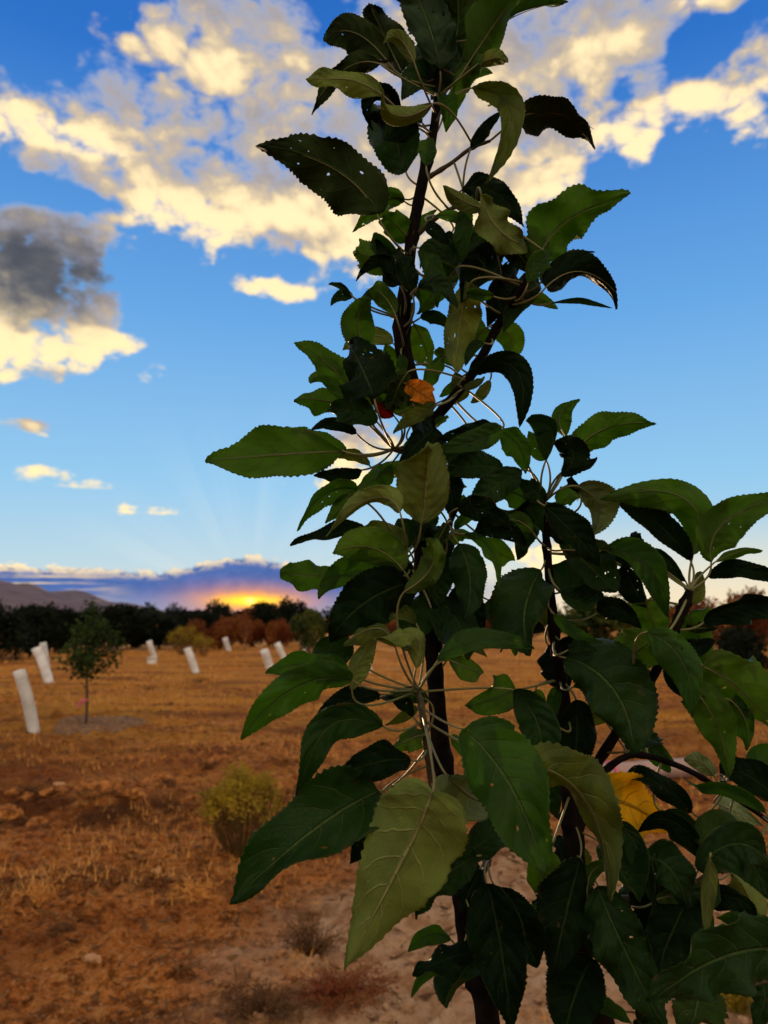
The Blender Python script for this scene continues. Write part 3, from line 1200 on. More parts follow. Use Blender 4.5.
base = RL_
tailA = [((base.x, base.y, -0.06), .016), ((base.x + .004, base.y, 0.35), .0135), ((base.x + .006, base.y - .005, 0.75), .0115)]
A = stem('trunk', [(490, 1060, .55, 25), (472, 960, .55, 23), (462, 890, .55, 22), (449, 800, .55, 20), (440, 740, .55, 19), (434, 660, .55, 17), (428, 600, .55, 16),
                   (421, 550, .55, 15), (419, 500, .55, 15), (420, 440, .55, 16), (414, 392, .55, 15), (402, 338, .55, 17), (407, 275, .55, 13), (415, 220, .55, 12),
                   (425, 170, .55, 11), (436, 115, .55, 9), (440, 60, .55, 7), (443, 10, .55, 5), (446, -25, .55, 3)], tailA, n=12)
jb = P(490, 1060, .55)
Bs = stem('branch', [(600, 1060, .54, 22), (586, 990, .53, 22), (577, 900, .53, 22), (573, 830, .53, 22), (570, 770, .53, 20), (563, 700, .53, 15), (555, 640, .53, 11), (549, 575, .53, 9),
                     (546, 535, .53, 8), (545, 502, .53, 8)], [((base.x + .010, base.y - .004, 0.62), .012), ((base.x + .03, base.y - .008, 0.80), .0115)])
Cs = stem('branch', [(574, 800, .53, 13), (604, 752, .52, 11), (630, 712, .51, 10), (655, 672, .50, 10), (672, 635, .49, 11), (684, 606, .49, 12), (690, 590, .49, 7)])
Ds = stem('branch', [(573, 810, .53, 9), (606, 770, .54, 8), (635, 755, .55, 6), (676, 765, .55, 6), (716, 786, .54, 5), (770, 822, .53, 5), (800, 850, .53, 4)])
Es = stem('branch', [(420, 438, .55, 12), (444, 408, .54, 11), (472, 374, .53, 10), (500, 322, .52, 9), (520, 292, .51, 9), (536, 268, .50, 8), (545, 252, .50, 5)])
Fs = stem('shoot', [(444, 800, .54, 7), (433, 790, .52, 6), (428, 760, .51, 6), (424, 725, .50, 7), (420, 700, .50, 7), (418, 690, .50, 4)], mat='twig')
Gs = stem('shoot', [(418, 455, .55, 8), (405, 452, .55, 7), (394, 449, .54, 6)], mat='twig')
Hs = stem('shoot', [(466, 905, .55, 9), (478, 880, .53, 8), (486, 865, .52, 8), (490, 858, .52, 5)], mat='twig')
Is = stem('shoot', [(578, 900, .53, 10), (620, 900, .52, 9), (665, 895, .51, 8), (702, 880, .50, 8), (712, 860, .50, 5)], mat='twig')
Js = stem('shoot', [(425, 590, .55, 8), (416, 578, .54, 7), (410, 566, .53, 6), (404, 556, .53, 4)], mat='twig')
Ks = stem('shoot', [(424, 575, .55, 8), (438, 548, .54, 7), (448, 528, .53, 6), (455, 512, .53, 4)], mat='twig')
Ls = stem('shoot', [(424, 180, .55, 6), (450, 164, .54, 4), (470, 149, .53, 4), (490, 141, .52, 3)], mat='twig')
Ms = stem('shoot', [(416, 236, .55, 6), (436, 218, .54, 5), (456, 207, .53, 4), (476, 206, .52, 3)], mat='twig')
Ns = stem('shoot', [(408, 300, .55, 5), (425, 285, .54, 4), (446, 268, .53, 4), (458, 262, .52, 3)], mat='twig')
Os = stem('shoot', [(590, 940, .53, 6), (602, 948, .53, 4), (616, 956, .53, 4), (650, 985, .52, 4), (720, 990, .51, 4), (790, 975, .49, 4)], mat='twig')

# leaves: base x,y, middle x,y, tip x,y (picture), width px, side seen + kind, depth offset cm [, roll, fold]
LEAVES = [
    # leader tip
    (388, 62, 352, 32, 321, 43, 38, 'Uk', -2), (402, 72, 384, 36, 369, 4, 42, 'Uk', 0), (384, 96, 342, 79, 304, 90, 24, 'Uo', -4, 30), (380, 64, 344, 70, 309, 114, 22, 'Uk', -2),
    (377, 214, 332, 168, 247, 142, 66, 'Uk', -5, 10, 18), (406, 172, 394, 130, 384, 82, 56, 'Tk', 1), (432, 104, 400, 116, 371, 96, 18, 'Uo', -5, 20), (414, 62, 398, 38, 383, 44, 16, 'Uo', -5),
    (440, 70, 428, 25, 408, -25, 52, 'Tk', 0), (446, 66, 458, 22, 452, -28, 48, 'Uk', 1), (468, 64, 492, 28, 520, -12, 40, 'Ug', -3, 35, 30), (498, 26, 530, 10, 568, 2, 26, 'Ug', -2, 30),
    (478, 64, 496, 58, 508, 62, 16, 'Uo', -3), (448, 96, 466, 70, 490, 58, 24, 'Ug', -2), (460, 84, 458, 98, 452, 114, 15, 'Ub', 1), (472, 88, 510, 112, 486, 183, 25, 'To', -4, 25),
    (471, 148, 482, 132, 500, 112, 14, 'Tk', -3), (514, 120, 555, 113, 603, 135, 40, 'Uk', -3, 35, 20), (426, 165, 426, 150, 428, 136, 20, 'Tg', -3), (440, 90, 420, 80, 402, 100, 40, 'Tk', 0),
    (442, 100, 430, 60, 402, 60, 46, 'Tk', 2), (440, 85, 462, 60, 470, 20, 40, 'Tk', 2), (438, 95, 448, 112, 446, 130, 18, 'Tg', -2), (442, 40, 420, 10, 398, 0, 44, 'Uk', 1),
    (444, 30, 470, 8, 492, -20, 36, 'Uk', 2), (400, 115, 378, 100, 365, 120, 24, 'Tk', 0), (418, 128, 395, 122, 372, 112, 30, 'Tk', -1),
    # below the leader, left
    (411, 240, 395, 224, 378, 213, 28, 'Ug', -1), (396, 262, 376, 258, 356, 252, 34, 'Ub', 0), (393, 263, 374, 263, 356, 281, 14, 'Tk', -2), (412, 292, 404, 266, 401, 243, 24, 'Tk', -4),
    (418, 234, 425, 222, 434, 211, 12, 'Ug', 1), (402, 256, 385, 246, 368, 240, 20, 'Tg', -1), (400, 285, 386, 262, 376, 236, 20, 'Tk', -2), (405, 275, 392, 280, 384, 268, 16, 'Uk', -2),
    # right of the leader, upper
    (481, 194, 500, 232, 541, 249, 44, 'Uo', -6, -20, 25), (462, 190, 492, 192, 527, 228, 30, 'Tk', -4), (482, 208, 460, 199, 443, 185, 18, 'Uo', -5), (466, 208, 464, 234, 462, 262, 20, 'Tg', -3),
    (455, 270, 436, 250, 420, 268, 26, 'Tk', -3), (500, 262, 482, 272, 462, 298, 46, 'Tk', -2), (456, 268, 438, 290, 417, 314, 42, 'Ug', -3), (470, 284, 461, 322, 455, 374, 38, 'Uo', -4, 10, 22),
    (537, 264, 566, 222, 624, 201, 56, 'Ug', -5, 15, 32), (551, 268, 570, 256, 595, 252, 8, 'Tk', -4), (546, 287, 585, 272, 624, 302, 32, 'Uk', -5, 30, 20), (541, 282, 562, 266, 586, 268, 16, 'Uo', -4),
    (552, 303, 583, 301, 608, 310, 6, 'Tk', -4), (534, 272, 520, 300, 503, 332, 26, 'Tk', -3), (500, 276, 494, 300, 488, 324, 26, 'Tk', -2), (498, 326, 512, 342, 504, 366, 28, 'Ub', 1),
    (486, 328, 478, 338, 473, 352, 22, 'Ub', 1), (470, 232, 480, 252, 478, 282, 38, 'Tk', -1), (476, 250, 455, 262, 440, 290, 36, 'Tk', 0), (520, 262, 510, 282, 520, 312, 30, 'Tk', -1),
    (505, 238, 520, 256, 536, 276, 28, 'Uk', -2), (452, 232, 445, 252, 452, 275, 26, 'Tk', 0),
    # middle left
    (353, 297, 341, 296, 331, 303, 12, 'Tk', -3), (350, 293, 340, 286, 330, 285, 6, 'Tk', -3), (368, 352, 358, 322, 371, 296, 36, 'Ug', -3), (370, 418, 336, 372, 295, 343, 38, 'Ug', -4, 15),
    (374, 398, 362, 368, 348, 342, 62, 'Tk', -6, 0, -22), (340, 389, 321, 376, 306, 386, 12, 'Ug', -1), (342, 402, 320, 400, 296, 397, 26, 'Ug', -2, 20), (377, 422, 352, 410, 327, 411, 30, 'Tk', -5),
    (402, 414, 384, 388, 358, 378, 34, 'Ug', -5, 20), (394, 416, 384, 408, 375, 400, 17, 'TR', -4), (407, 384, 421, 394, 435, 402, 24, 'TO', -6), (406, 386, 392, 366, 382, 342, 30, 'Ub', 1),
    (414, 324, 424, 346, 431, 370, 32, 'Ub', 1), (420, 318, 438, 318, 456, 334, 14, 'Tk', -1), (343, 451, 278, 455, 205, 461, 54, 'Ug', -6, 10, 12), (347, 452, 312, 441, 284, 428, 22, 'Ug', -3, 25),
    (357, 434, 332, 423, 307, 432, 14, 'Tk', -3), (370, 466, 352, 456, 334, 460, 13, 'Uo', -2), (412, 404, 398, 398, 384, 408, 26, 'Tk', -4), (408, 372, 396, 392, 392, 412, 24, 'Uk', -5),
    (392, 378, 374, 372, 356, 372, 28, 'Uk', -3), (444, 356, 432, 372, 424, 392, 20, 'Ug', -1), (455, 372, 462, 392, 455, 402, 20, 'Uo', 0), (490, 380, 482, 394, 470, 402, 12, 'Uo', 0),
    # middle
    (434, 428, 420, 440, 402, 460, 42, 'Tk', -4), (421, 524, 424, 485, 428, 444, 60, 'Uo', -7, 0, 38), (501, 428, 476, 440, 436, 452, 26, 'Tg', -5), (496, 424, 468, 432, 438, 440, 20, 'Tk', -3),
    (466, 376, 514, 366, 522, 424, 28, 'Tk', -5, 15), (499, 432, 518, 446, 527, 472, 28, 'Tg', -3), (522, 470, 492, 488, 471, 506, 32, 'Tk', -4),
    (502, 468, 470, 466, 438, 474, 30, 'Tk', -3), (500, 492, 526, 500, 539, 533, 32, 'Tg', -2), (471, 508, 463, 501, 462, 492, 14, 'Ub', 0), (440, 470, 450, 490, 452, 515, 34, 'Tk', -2),
    (470, 440, 455, 455, 432, 458, 30, 'Tk', -2), (408, 440, 412, 455, 400, 472, 24, 'Tk', -1),
    (357, 490, 324, 494, 297, 531, 26, 'Tg', -5, -15), (362, 470, 338, 476, 316, 473, 16, 'Tk', -4), (392, 473, 376, 478, 360, 493, 32, 'Ug', -4), (400, 512, 374, 498, 324, 529, 24, 'Uo', -8, -10, 25),
    (362, 500, 344, 506, 325, 523, 22, 'Ug', -6), (366, 528, 328, 536, 290, 545, 22, 'Tk', -4, 30), (404, 571, 372, 548, 332, 553, 46, 'Ub', -7, -10, 12), (360, 553, 350, 560, 340, 573, 12, 'Ug', -2),
    (336, 576, 304, 576, 274, 572, 32, 'Ug', -4, 20), (396, 574, 346, 574, 320, 602, 28, 'Tg', -5, 10), (406, 584, 362, 606, 328, 642, 60, 'Tk', -6, 0, 10), (395, 646, 376, 628, 343, 645, 20, 'Uo', -9, 30),
    (352, 690, 358, 664, 376, 640, 26, 'Uo', -8), (416, 668, 414, 636, 374, 646, 26, 'Uo', -9, 20, 20), (352, 656, 332, 650, 308, 658, 28, 'Tk', -4), (404, 560, 392, 592, 368, 612, 40, 'Tk', -3),
    (412, 520, 402, 540, 388, 560, 26, 'Tk', -3), (430, 510, 418, 530, 404, 548, 28, 'Tk', -1),
    # low left
    (349, 672, 304, 664, 265, 673, 28, 'Tg', -8, 20), (352, 680, 296, 686, 236, 742, 46, 'Tg', -10, -10, 20), (380, 694, 346, 702, 311, 716, 24, 'Tk', -6, 20), (413, 716, 396, 702, 374, 693, 16, 'Tk', -5, 20),
    (383, 726, 324, 730, 307, 816, 38, 'Tk', -8, -15, 20), (411, 760, 372, 764, 331, 782, 36, 'Tk', -7, 15), (379, 791, 312, 832, 230, 904, 80, 'Td', -9, 10, 24), (380, 796, 368, 830, 350, 864, 38, 'Tk', -6),
    (432, 792, 402, 856, 348, 962, 104, 'Uo', -13, 0, 10), (424, 735, 408, 740, 391, 750, 24, 'Ub', -5), (463, 729, 512, 786, 544, 874, 86, 'Tg', -12, 0, 8), (449, 776, 470, 796, 496, 806, 56, 'Up', -9, -10),
    (528, 765, 586, 800, 614, 886, 54, 'Uo', -10, 15, 28), (550, 850, 544, 874, 535, 898, 40, 'Ub', -4), (462, 862, 488, 838, 513, 824, 34, 'Tk', -5), (476, 856, 442, 878, 406, 912, 36, 'Tk', -7, 15),
    (497, 889, 516, 922, 538, 967, 46, 'Tk', -6), (487, 884, 500, 950, 512, 1034, 58, 'Tk', -8), (482, 950, 446, 960, 413, 976, 24, 'Tk', -8, 25), (478, 956, 458, 984, 450, 1012, 46, 'Tk', -6),
    (446, 966, 424, 974, 411, 998, 12, 'Tg', -7), (482, 870, 470, 890, 462, 912, 30, 'Tk', -4), (456, 846, 440, 850, 420, 868, 26, 'Tk', -5),
    # right of the trunk
    (515, 690, 492, 700, 468, 706, 40, 'Tg', -5), (514, 690, 538, 722, 541, 762, 42, 'Tk', -7), (438, 660, 482, 638, 537, 648, 28, 'Tg', -9, -35, 20), (449, 660, 468, 668, 490, 676, 28, 'Ub', -3),
    (459, 544, 470, 580, 465, 622, 40, 'Td', -5), (541, 570, 526, 610, 530, 656, 60, 'Td', -4), (465, 534, 492, 552, 499, 592, 13, 'Tg', -5), (474, 532, 502, 530, 527, 546, 24, 'Tk', -5),
    (458, 508, 486, 510, 516, 527, 26, 'Tk', -5), (404, 592, 432, 566, 428, 538, 26, 'Ub', -8), (484, 538, 498, 552, 514, 560, 26, 'Ub', 2), (446, 528, 436, 550, 428, 574, 38, 'Tk', -1),
    (444, 556, 436, 580, 440, 610, 34, 'Tk', -2), (442, 600, 458, 624, 472, 654, 44, 'Tk', -2), (430, 592, 414, 618, 396, 642, 36, 'Tk', -2), (452, 590, 470, 612, 480, 640, 36, 'Tk', -1),
    (488, 600, 500, 622, 505, 652, 30, 'Tk', 0), (548, 645, 558, 668, 566, 694, 34, 'Tk', -1), (536, 690, 545, 720, 556, 742, 22, 'Ub', 0), (540, 740, 530, 752, 536, 775, 20, 'Tk', 0),
    (545, 506, 578, 538, 600, 567, 30, 'Tk', -6, -20), (562, 540, 590, 566, 616, 592, 48, 'Tk', -3), (577, 486, 598, 506, 592, 535, 38, 'Up', -4), (690, 560, 654, 520, 611, 493, 26, 'Tk', -4, 20),
    (693, 555, 690, 503, 618, 489, 40, 'Ug', -6, 10, 18), (711, 562, 726, 522, 792, 498, 44, 'Ug', -7, 10, 14), (715, 562, 736, 553, 759, 547, 9, 'Ug', -4), (708, 577, 746, 570, 788, 592, 20, 'Tk', -5),
    (704, 622, 742, 606, 784, 606, 28, 'Tk', -6, 20), (686, 582, 664, 556, 645, 549, 14, 'Tk', -4), (682, 584, 664, 570, 648, 566, 11, 'Tk', -3), (690, 602, 696, 588, 702, 572, 18, 'Uo', -3),
    (603, 550, 646, 564, 662, 614, 30, 'Tg', -6, -15, 20), (646, 558, 624, 552, 602, 548, 28, 'Tk', -3), (644, 552, 636, 540, 638, 529, 12, 'Tk', -3), (622, 566, 634, 586, 646, 608, 28, 'Tk', -4),
    (646, 602, 654, 626, 668, 656, 38, 'Ub', -4), (654, 640, 632, 654, 607, 680, 52, 'Ub', -6), (647, 632, 682, 662, 692, 716, 40, 'Tg', -10), (701, 666, 738, 690, 790, 744, 66, 'Ub', -6, 10, 10),
    (692, 688, 716, 724, 728, 770, 42, 'Ug', -7), (638, 746, 648, 742, 659, 738, 20, 'Tk', -4), (566, 658, 612, 692, 634, 754, 74, 'Tk', -6), (554, 614, 576, 634, 602, 642, 13, 'Tg', -5),
    (598, 612, 620, 610, 642, 632, 24, 'Tk', -4), (688, 614, 698, 636, 708, 664, 40, 'Ug', -2), (576, 700, 578, 738, 570, 778, 40, 'Tk', -4), (560, 590, 580, 600, 592, 580, 30, 'Tk', -3),
    (552, 566, 574, 584, 604, 600, 40, 'Tk', -2), (560, 640, 584, 652, 604, 662, 26, 'Tk', -3), (668, 640, 690, 648, 716, 640, 24, 'Tk', -4), (730, 700, 745, 720, 748, 748, 26, 'Ug', -5),
    # second leader's spur
    (566, 436, 560, 416, 579, 401, 25, 'Ug', -2), (571, 456, 606, 428, 656, 424, 36, 'Ug', -4, 15, 15), (546, 460, 552, 430, 526, 421, 28, 'Tk', -4), (562, 476, 572, 452, 548, 446, 30, 'Tk', -5),
    (572, 468, 586, 466, 597, 457, 10, 'Tk', -3), (546, 460, 536, 444, 527, 430, 20, 'Ug', -2), (579, 492, 574, 484, 570, 476, 9, 'Tk', -4), (545, 502, 534, 490, 521, 482, 22, 'Tk', -3),
    (558, 508, 570, 496, 584, 490, 22, 'Tg', -1), (540, 500, 524, 512, 500, 512, 28, 'Tk', -2), (548, 512, 560, 528, 566, 550, 24, 'Tk', -2), (536, 520, 522, 540, 518, 560, 20, 'Tk', 1),
    # low right
    (588, 800, 628, 806, 666, 830, 66, 'UY', -1, 0, 6), (692, 812, 652, 780, 610, 774, 24, 'Tk', -1, 20), (766, 813, 720, 788, 680, 797, 15, 'Tg', -4), (778, 802, 742, 774, 709, 779, 32, 'Tk', -4, 25),
    (714, 776, 700, 762, 680, 757, 18, 'Up', 2), (702, 850, 668, 820, 638, 832, 22, 'Tk', -3), (618, 823, 640, 852, 656, 908, 24, 'Tk', -5), (762, 928, 750, 900, 738, 878, 42, 'Uo', 0),
    (774, 932, 746, 918, 714, 926, 18, 'Tg', -3), (698, 898, 730, 896, 762, 914, 26, 'Tk', -4), (718, 804, 736, 812, 758, 822, 28, 'Up', 2), (648, 858, 672, 870, 692, 912, 44, 'Td', -6, -10),
    (698, 870, 738, 844, 780, 872, 44, 'Tk', -7, -25, 20), (710, 858, 708, 896, 702, 938, 17, 'Uo', -8), (580, 858, 566, 918, 552, 978, 58, 'Tk', -6), (598, 886, 626, 950, 668, 1034, 58, 'Td', -7),
    (792, 950, 716, 962, 658, 1008, 72, 'Tk', -12, -20, 15), (704, 978, 696, 1010, 690, 1044, 54, 'Tk', -8), (642, 850, 660, 900, 650, 960, 60, 'Tk', -4), (692, 896, 672, 936, 652, 984, 60, 'Tk', -6),
    (604, 846, 620, 872, 640, 902, 46, 'Tk', -5), (592, 958, 575, 1000, 562, 1044, 62, 'Tk', -6), (700, 846, 720, 826, 744, 830, 36, 'Tk', -3), (664, 812, 686, 830, 694, 858, 34, 'Tk', -2),
    (560, 870, 560, 850, 548, 838, 26, 'Tk', -2), (600, 900, 592, 930, 600, 965, 30, 'Tk', -4), (594, 1004, 612, 1010, 632, 1024, 16, 'Tg', -4), (636, 1012, 650, 1024, 640, 1050, 30, 'Tk', -4),
    (586, 778, 606, 790, 600, 812, 24, 'Tk', 0), (598, 824, 616, 832, 632, 820, 12, 'Tg', 0), (760, 980, 766, 1000, 752, 1030, 30, 'Tk', -3), (736, 846, 752, 862, 770, 900, 40, 'Tk', -3),
    (560, 760, 550, 790, 560, 820, 26, 'Tk', 1), (718, 880, 700, 900, 690, 930, 30, 'Tk', -5), (750, 770, 770, 760, 800, 770, 30, 'Tg', -3),
]

NT = 56


def half_profile(t, a=0.58, b=0.86):
    m = (a / (a + b)) ** a * (b / (a + b)) ** b
    return (max(t, 0) ** a) * (max(1 - t, 0) ** b) / m


def nearest_stem(p, tan):
    best, bd = None, 1e9
    for q in Stem.all_pts:
        d = (q - p)
        c = d.length + (0.03 if d.normalized().dot(tan) > 0.2 else 0) + (0.015 if q.z > p.z + .03 else 0)
        if c < bd:
            best, bd = q, c
    return best


def add_leaf(i, spec):
    rg = random.Random(900 + i)
    x0, y0, xm, ym, x1, y1, wpx, kind, z = spec[:9]
    roll = spec[9] if len(spec) > 9 else rg.uniform(-14, 14)
    fold = spec[10] if len(spec) > 10 else rg.choice((rg.uniform(6, 22), rg.uniform(20, 44)))
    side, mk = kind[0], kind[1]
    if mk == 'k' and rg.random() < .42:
        mk = 'd'
    d = D0 + z * 0.01
    lp = (math.hypot(xm - x0, ym - y0) + math.hypot(x1 - xm, y1 - ym)) * d / F
    want = max(lp * 1.06, min(0.075, wpx * d / F * 1.75))
    dz = min(math.sqrt(max(want ** 2 - lp ** 2, 0)), 0.045)
    down = (y1 > y0)
    toward = (side == 'T') == down
    sg = -1 if toward else 1
    p0 = P(x0, y0, d - sg * dz * 0.4)
    p2 = P(x1, y1, d + sg * dz * 0.6)
    pm = P(xm, ym, d)
    L = lp
    view = (pm - EYE).normalized()
    # arch of the blade: the middle stands up towards the upper face
    arch = L * rg.uniform(0.03, 0.10)
    pm = pm + view * (arch if side == 'U' else -arch)
    c = pm * 2 - (p0 + p2) * 0.5

    def mid(t):
        return p0 * (1 - t) ** 2 + c * 2 * t * (1 - t) + p2 * t * t

    hw = wpx * 0.94 * d / F * 0.5 / max(math.cos(R(roll)), 0.5) / max(math.cos(R(fold)), .6)
    cols = 8
    us = [-1, -.93, -.62, -.3, 0, .3, .62, .93, 1]
    verts, uv = [], []
    twist = rg.uniform(-58, 58)
    bites = [(rg.uniform(.2, .9), rg.choice((-1, 1)), rg.uniform(.012, .03), rg.uniform(.04, .10)) for _ in range(rg.choice((0, 0, 1, 2)))]
    wav, wph, wfr = rg.uniform(0.14, 0.50), rg.uniform(0, 6.28), rg.uniform(1.2, 3.2)
    asym = rg.uniform(-24, 24)
    pa, pb = rg.uniform(.50, .74), rg.uniform(.74, 1.05)
    tipc = rg.choice((0, rg.uniform(.04, .20), rg.uniform(.10, .32))) * (1 if rg.random() < .8 else -1)
    lop = rg.uniform(-.14, .14)
    curl = rg.choice((rg.uniform(-.1, .15), rg.uniform(.1, .35), rg.uniform(-.3, 0)))
    skew = rg.uniform(-.06, .06)
    nt = NT if wpx > 26 else (40 if wpx > 14 else 18)
    for j in range(nt + 1):
        t = j / nt
        p = mid(t)
        T = (mid(min(t + .02, 1)) - mid(max(t - .02, 0))).normalized()
        v = (p - EYE).normalized()
        s0 = T.cross(v)
        if s0.length < 0.15:
            s0 = T.cross(v) + T.orthogonal() * .2
        s0.normalize()
        n0 = s0.cross(T).normalized()
        if n0.dot(v) > 0:
            n0 = -n0
        an = R(roll + twist * (t - .4))
        s = s0 * math.cos(an) + n0 * math.sin(an)
        nn = n0 * math.cos(an) - s0 * math.sin(an)
        nup = nn if side == 'T' else -nn
        w = hw * half_profile(t, pa, pb)
        for u in us:
            a = abs(u)
            ww = w
            fo = R(fold + (asym if u > 0 else -asym))
            if a == 1:
                ww = w + hw * 2 * (rg.uniform(.005, .019) * (1 if j % 2 else -1) + 0.008 * rg.uniform(-1, 1)) * (1 if 0 < j < nt else 0)
            for bt, bs_, bw, bd_ in bites:
                if a > .9 and u * bs_ > 0 and abs(t - bt) < bw * 2:
                    ww *= 1 - bd_ * math.exp(-((t - bt) / bw) ** 2)
            ww *= 1 + lop * (1 if u > 0 else -1)
            lat = u * ww * math.cos(fo)
            hgt = a * ww * math.sin(fo) - curl * a * a * ww * 1.5
            hgt += wav * hw * a * a * math.sin(6.283 * wfr * t + wph + (1.3 if u > 0 else 0)) * (t * (1 - t) * 4) ** .5
            hgt -= tipc * L * max(0.0, (t - .55) / .45) ** 2
            # quilted blade between the side veins
            hgt += hw * 0.035 * math.sin(6.283 * (t * 8.5 - 2.0 * a ** 1.25)) * a * (1 - a) * 3
            hgt += hw * 0.17 * noise.noise(Vector((u * 1.6, t * 4.5, i * 3.7))) * (.4 + a)
            verts.append(p + s * (lat + skew * w) + nup * hgt - RL_)
            uv.append((u * .5 + .5, t))
    n = len(us)
    faces = []
    holes = []
    flip = None
    for j in range(nt):
        for k in range(n - 1):
            if any(abs(j / nt - h) < .018 and k == hk for h, hk in holes):
                continue
            a = j * n + k
            faces.append((a, a + 1, a + n + 1, a + n))
    # orient faces to the upper side
    q = faces[len(faces) // 2]
    fn = (verts[q[1]] - verts[q[0]]).cross(verts[q[2]] - verts[q[0]])
    vv = (verts[q[0]] + RL_ - EYE)
    facing = fn.dot(vv) < 0
    if facing != (side == 'T'):
        faces = [tuple(reversed(f)) for f in faces]
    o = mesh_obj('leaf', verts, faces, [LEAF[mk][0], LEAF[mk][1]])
    ul = o.data.uv_layers.new(name='UVMap')
    for lp_ in o.data.loops:
        ul.data[lp_.index].uv = uv[lp_.vertex_index]
    md = o.modifiers.new('thickness', 'SOLIDIFY')
    md.thickness = 0.0004
    md.offset = -1
    md.material_offset = 1
    md.material_offset_rim = 1
    o.parent = root
    # leaf stalk, carried on as the raised midrib on the underside
    T0 = (mid(.03) - p0).normalized()
    sp = nearest_stem(p0 - T0 * .012, T0)
    dist = (sp - p0).length
    mb = MB()
    h1 = p0 - T0 * min(dist * .40, .014) + Vector((0, 0, -min(dist * .10, .006)))
    pts = []
    for k in range(9):
        t = k / 9
        pts.append(sp * (1 - t) ** 2 + h1 * 2 * t * (1 - t) + p0 * t * t + Vector((0, 0, -0.0)))
    rr = [.00082 - .00002 * k for k in range(9)]
    under = -1
    vd = (p0 - EYE).normalized()
    for k in range(11):
        t = k / 11
        p = mid(t)
        v = (p - EYE).normalized()
        off = (-v * 0.0004 if side == 'U' else v * 0.0013)
        nv = v if side == 'U' else -v
        pts.append(p + off - nv * (tipc * L * max(0.0, (t - .55) / .45) ** 2))
        rr.append(max(.00054 * (1 - t), .00015))
    mb.tube([p - RL_ for p in pts], rr, 6)
    po = mb.build('stalk', M['petiole'])
    po.parent = o
    if mk == 'Y':
        o['label'] = 'large yellow leaf hanging low between the stems'
    elif mk == 'O':
        o['label'] = 'small orange leaf against the trunk'
    elif mk == 'R':
        o['label'] = 'small dark red leaf by the trunk'


def small_leaves():
    # short spur leaves close along the stems
    rg = random.Random(404)
    lines = [[(470, 950), (462, 890), (449, 800), (440, 740), (434, 660), (428, 600), (420, 540), (419, 480), (418, 420), (402, 338), (407, 275), (415, 220), (425, 170), (438, 90)],
             [(580, 930), (573, 830), (566, 730), (555, 640), (549, 575), (545, 505)], [(604, 752), (650, 680), (684, 606)], [(444, 408), (472, 374), (500, 322), (536, 268)],
             [(620, 900), (665, 895), (702, 880)], [(428, 560), (440, 545), (455, 512)]]
    out = []
    for ln, cnt in zip(lines, (34, 16, 9, 9, 6, 6)):
        for _ in range(cnt):
            t = rg.uniform(0, len(ln) - 1.001)
            k = int(t)
            x = ln[k][0] + (ln[k + 1][0] - ln[k][0]) * (t - k)
            y = ln[k][1] + (ln[k + 1][1] - ln[k][1]) * (t - k)
            an = rg.choice((rg.uniform(-.9, .5), rg.uniform(2.6, 4.1), rg.uniform(0.6, 2.5)))
            ca, sa = math.cos(an), math.sin(an)
            L, pt = rg.uniform(24, 52), rg.uniform(8, 22)
            b = rg.uniform(-.28, .28) * L
            out.append((x + ca * pt, y + sa * pt, x + ca * (pt + L * .5) - sa * b, y + sa * (pt + L * .5) + ca * b - 3, x + ca * (pt + L), y + sa * (pt + L) + rg.uniform(0, .3) * L,
                        L * rg.uniform(.32, .52), rg.choice('TTU') + rg.choice('kkggbo'), rg.uniform(-6, 3)))
    return out


LEAVES += small_leaves()
for i, sp_ in enumerate(LEAVES):
    add_leaf(i, sp_)


# ------------------------------------------------------------------ clods, stones, weeds, straw
def clod_mesh(seed):
    rg = random.Random(seed)
    bm = bmesh.new()
    bmesh.ops.create_icosphere(bm, subdivisions=2, radius=1)
    for v in bm.verts:
        k = 1 + .55 * noise.noise(v.co * 1.3 + Vector((seed, 0, 0))) + .40 * noise.noise(v.co * 3 + Vector((0, seed, 0)))
        v.co = Vector((v.co.x * k, v.co.y * k * .8, v.co.z * k * .5))
    me = bpy.data.meshes.new('clod')
    bm.to_mesh(me)
    bm.free()
    return me


clods = [clod_mesh(k) for k in range(5)]
for m_ in clods:
    m_.materials.append(M['clod'])
rg = random.Random(77)
spots = [(12, 800), (26, 806), (48, 797), (63, 803), (82, 793), (97, 797), (113, 790), (131, 794), (148, 786), (165, 781), (176, 788), (190, 778), (206, 770), (222, 764), (8, 812), (36, 815), (118, 799)]
for i, (px, py) in enumerate(spots):
    b = G(px + rg.uniform(-3, 3), py + rg.uniform(-3, 3))
    o = bpy.data.objects.new('earth_clod', clods[i % 5])
    COL.objects.link(o)
    s = rg.uniform(.05, .13)
    o.location = b + Vector((0, 0, s * .2))
    o.scale = (s, s, s)
    o.rotation_euler = (rg.uniform(-.3, .3), rg.uniform(-.3, .3), rg.uniform(0, 6.28))
    tag(o, 'brown clod of turned earth lying along the low soil ridge', 'clod', 'earth clods along the soil ridge')
for i, (px, py, s) in enumerate([(59, 788, .06), (93, 962, .035), (158, 872, .03)]):
    me = clod_mesh(20 + i)
    me.materials.append(M['pale_stone'])
    o = bpy.data.objects.new('pale_stone', me)
    COL.objects.link(o)
    o.location = G(px, py) + Vector((0, 0, s * .3))
    o.scale = (s, s, s)
    tag(o, ('pale stone sitting on the low soil ridge', 'small pale pebble on open soil well before the ridge', 'small pale pebble on soil left of the flowering shrub')[i], 'stone')


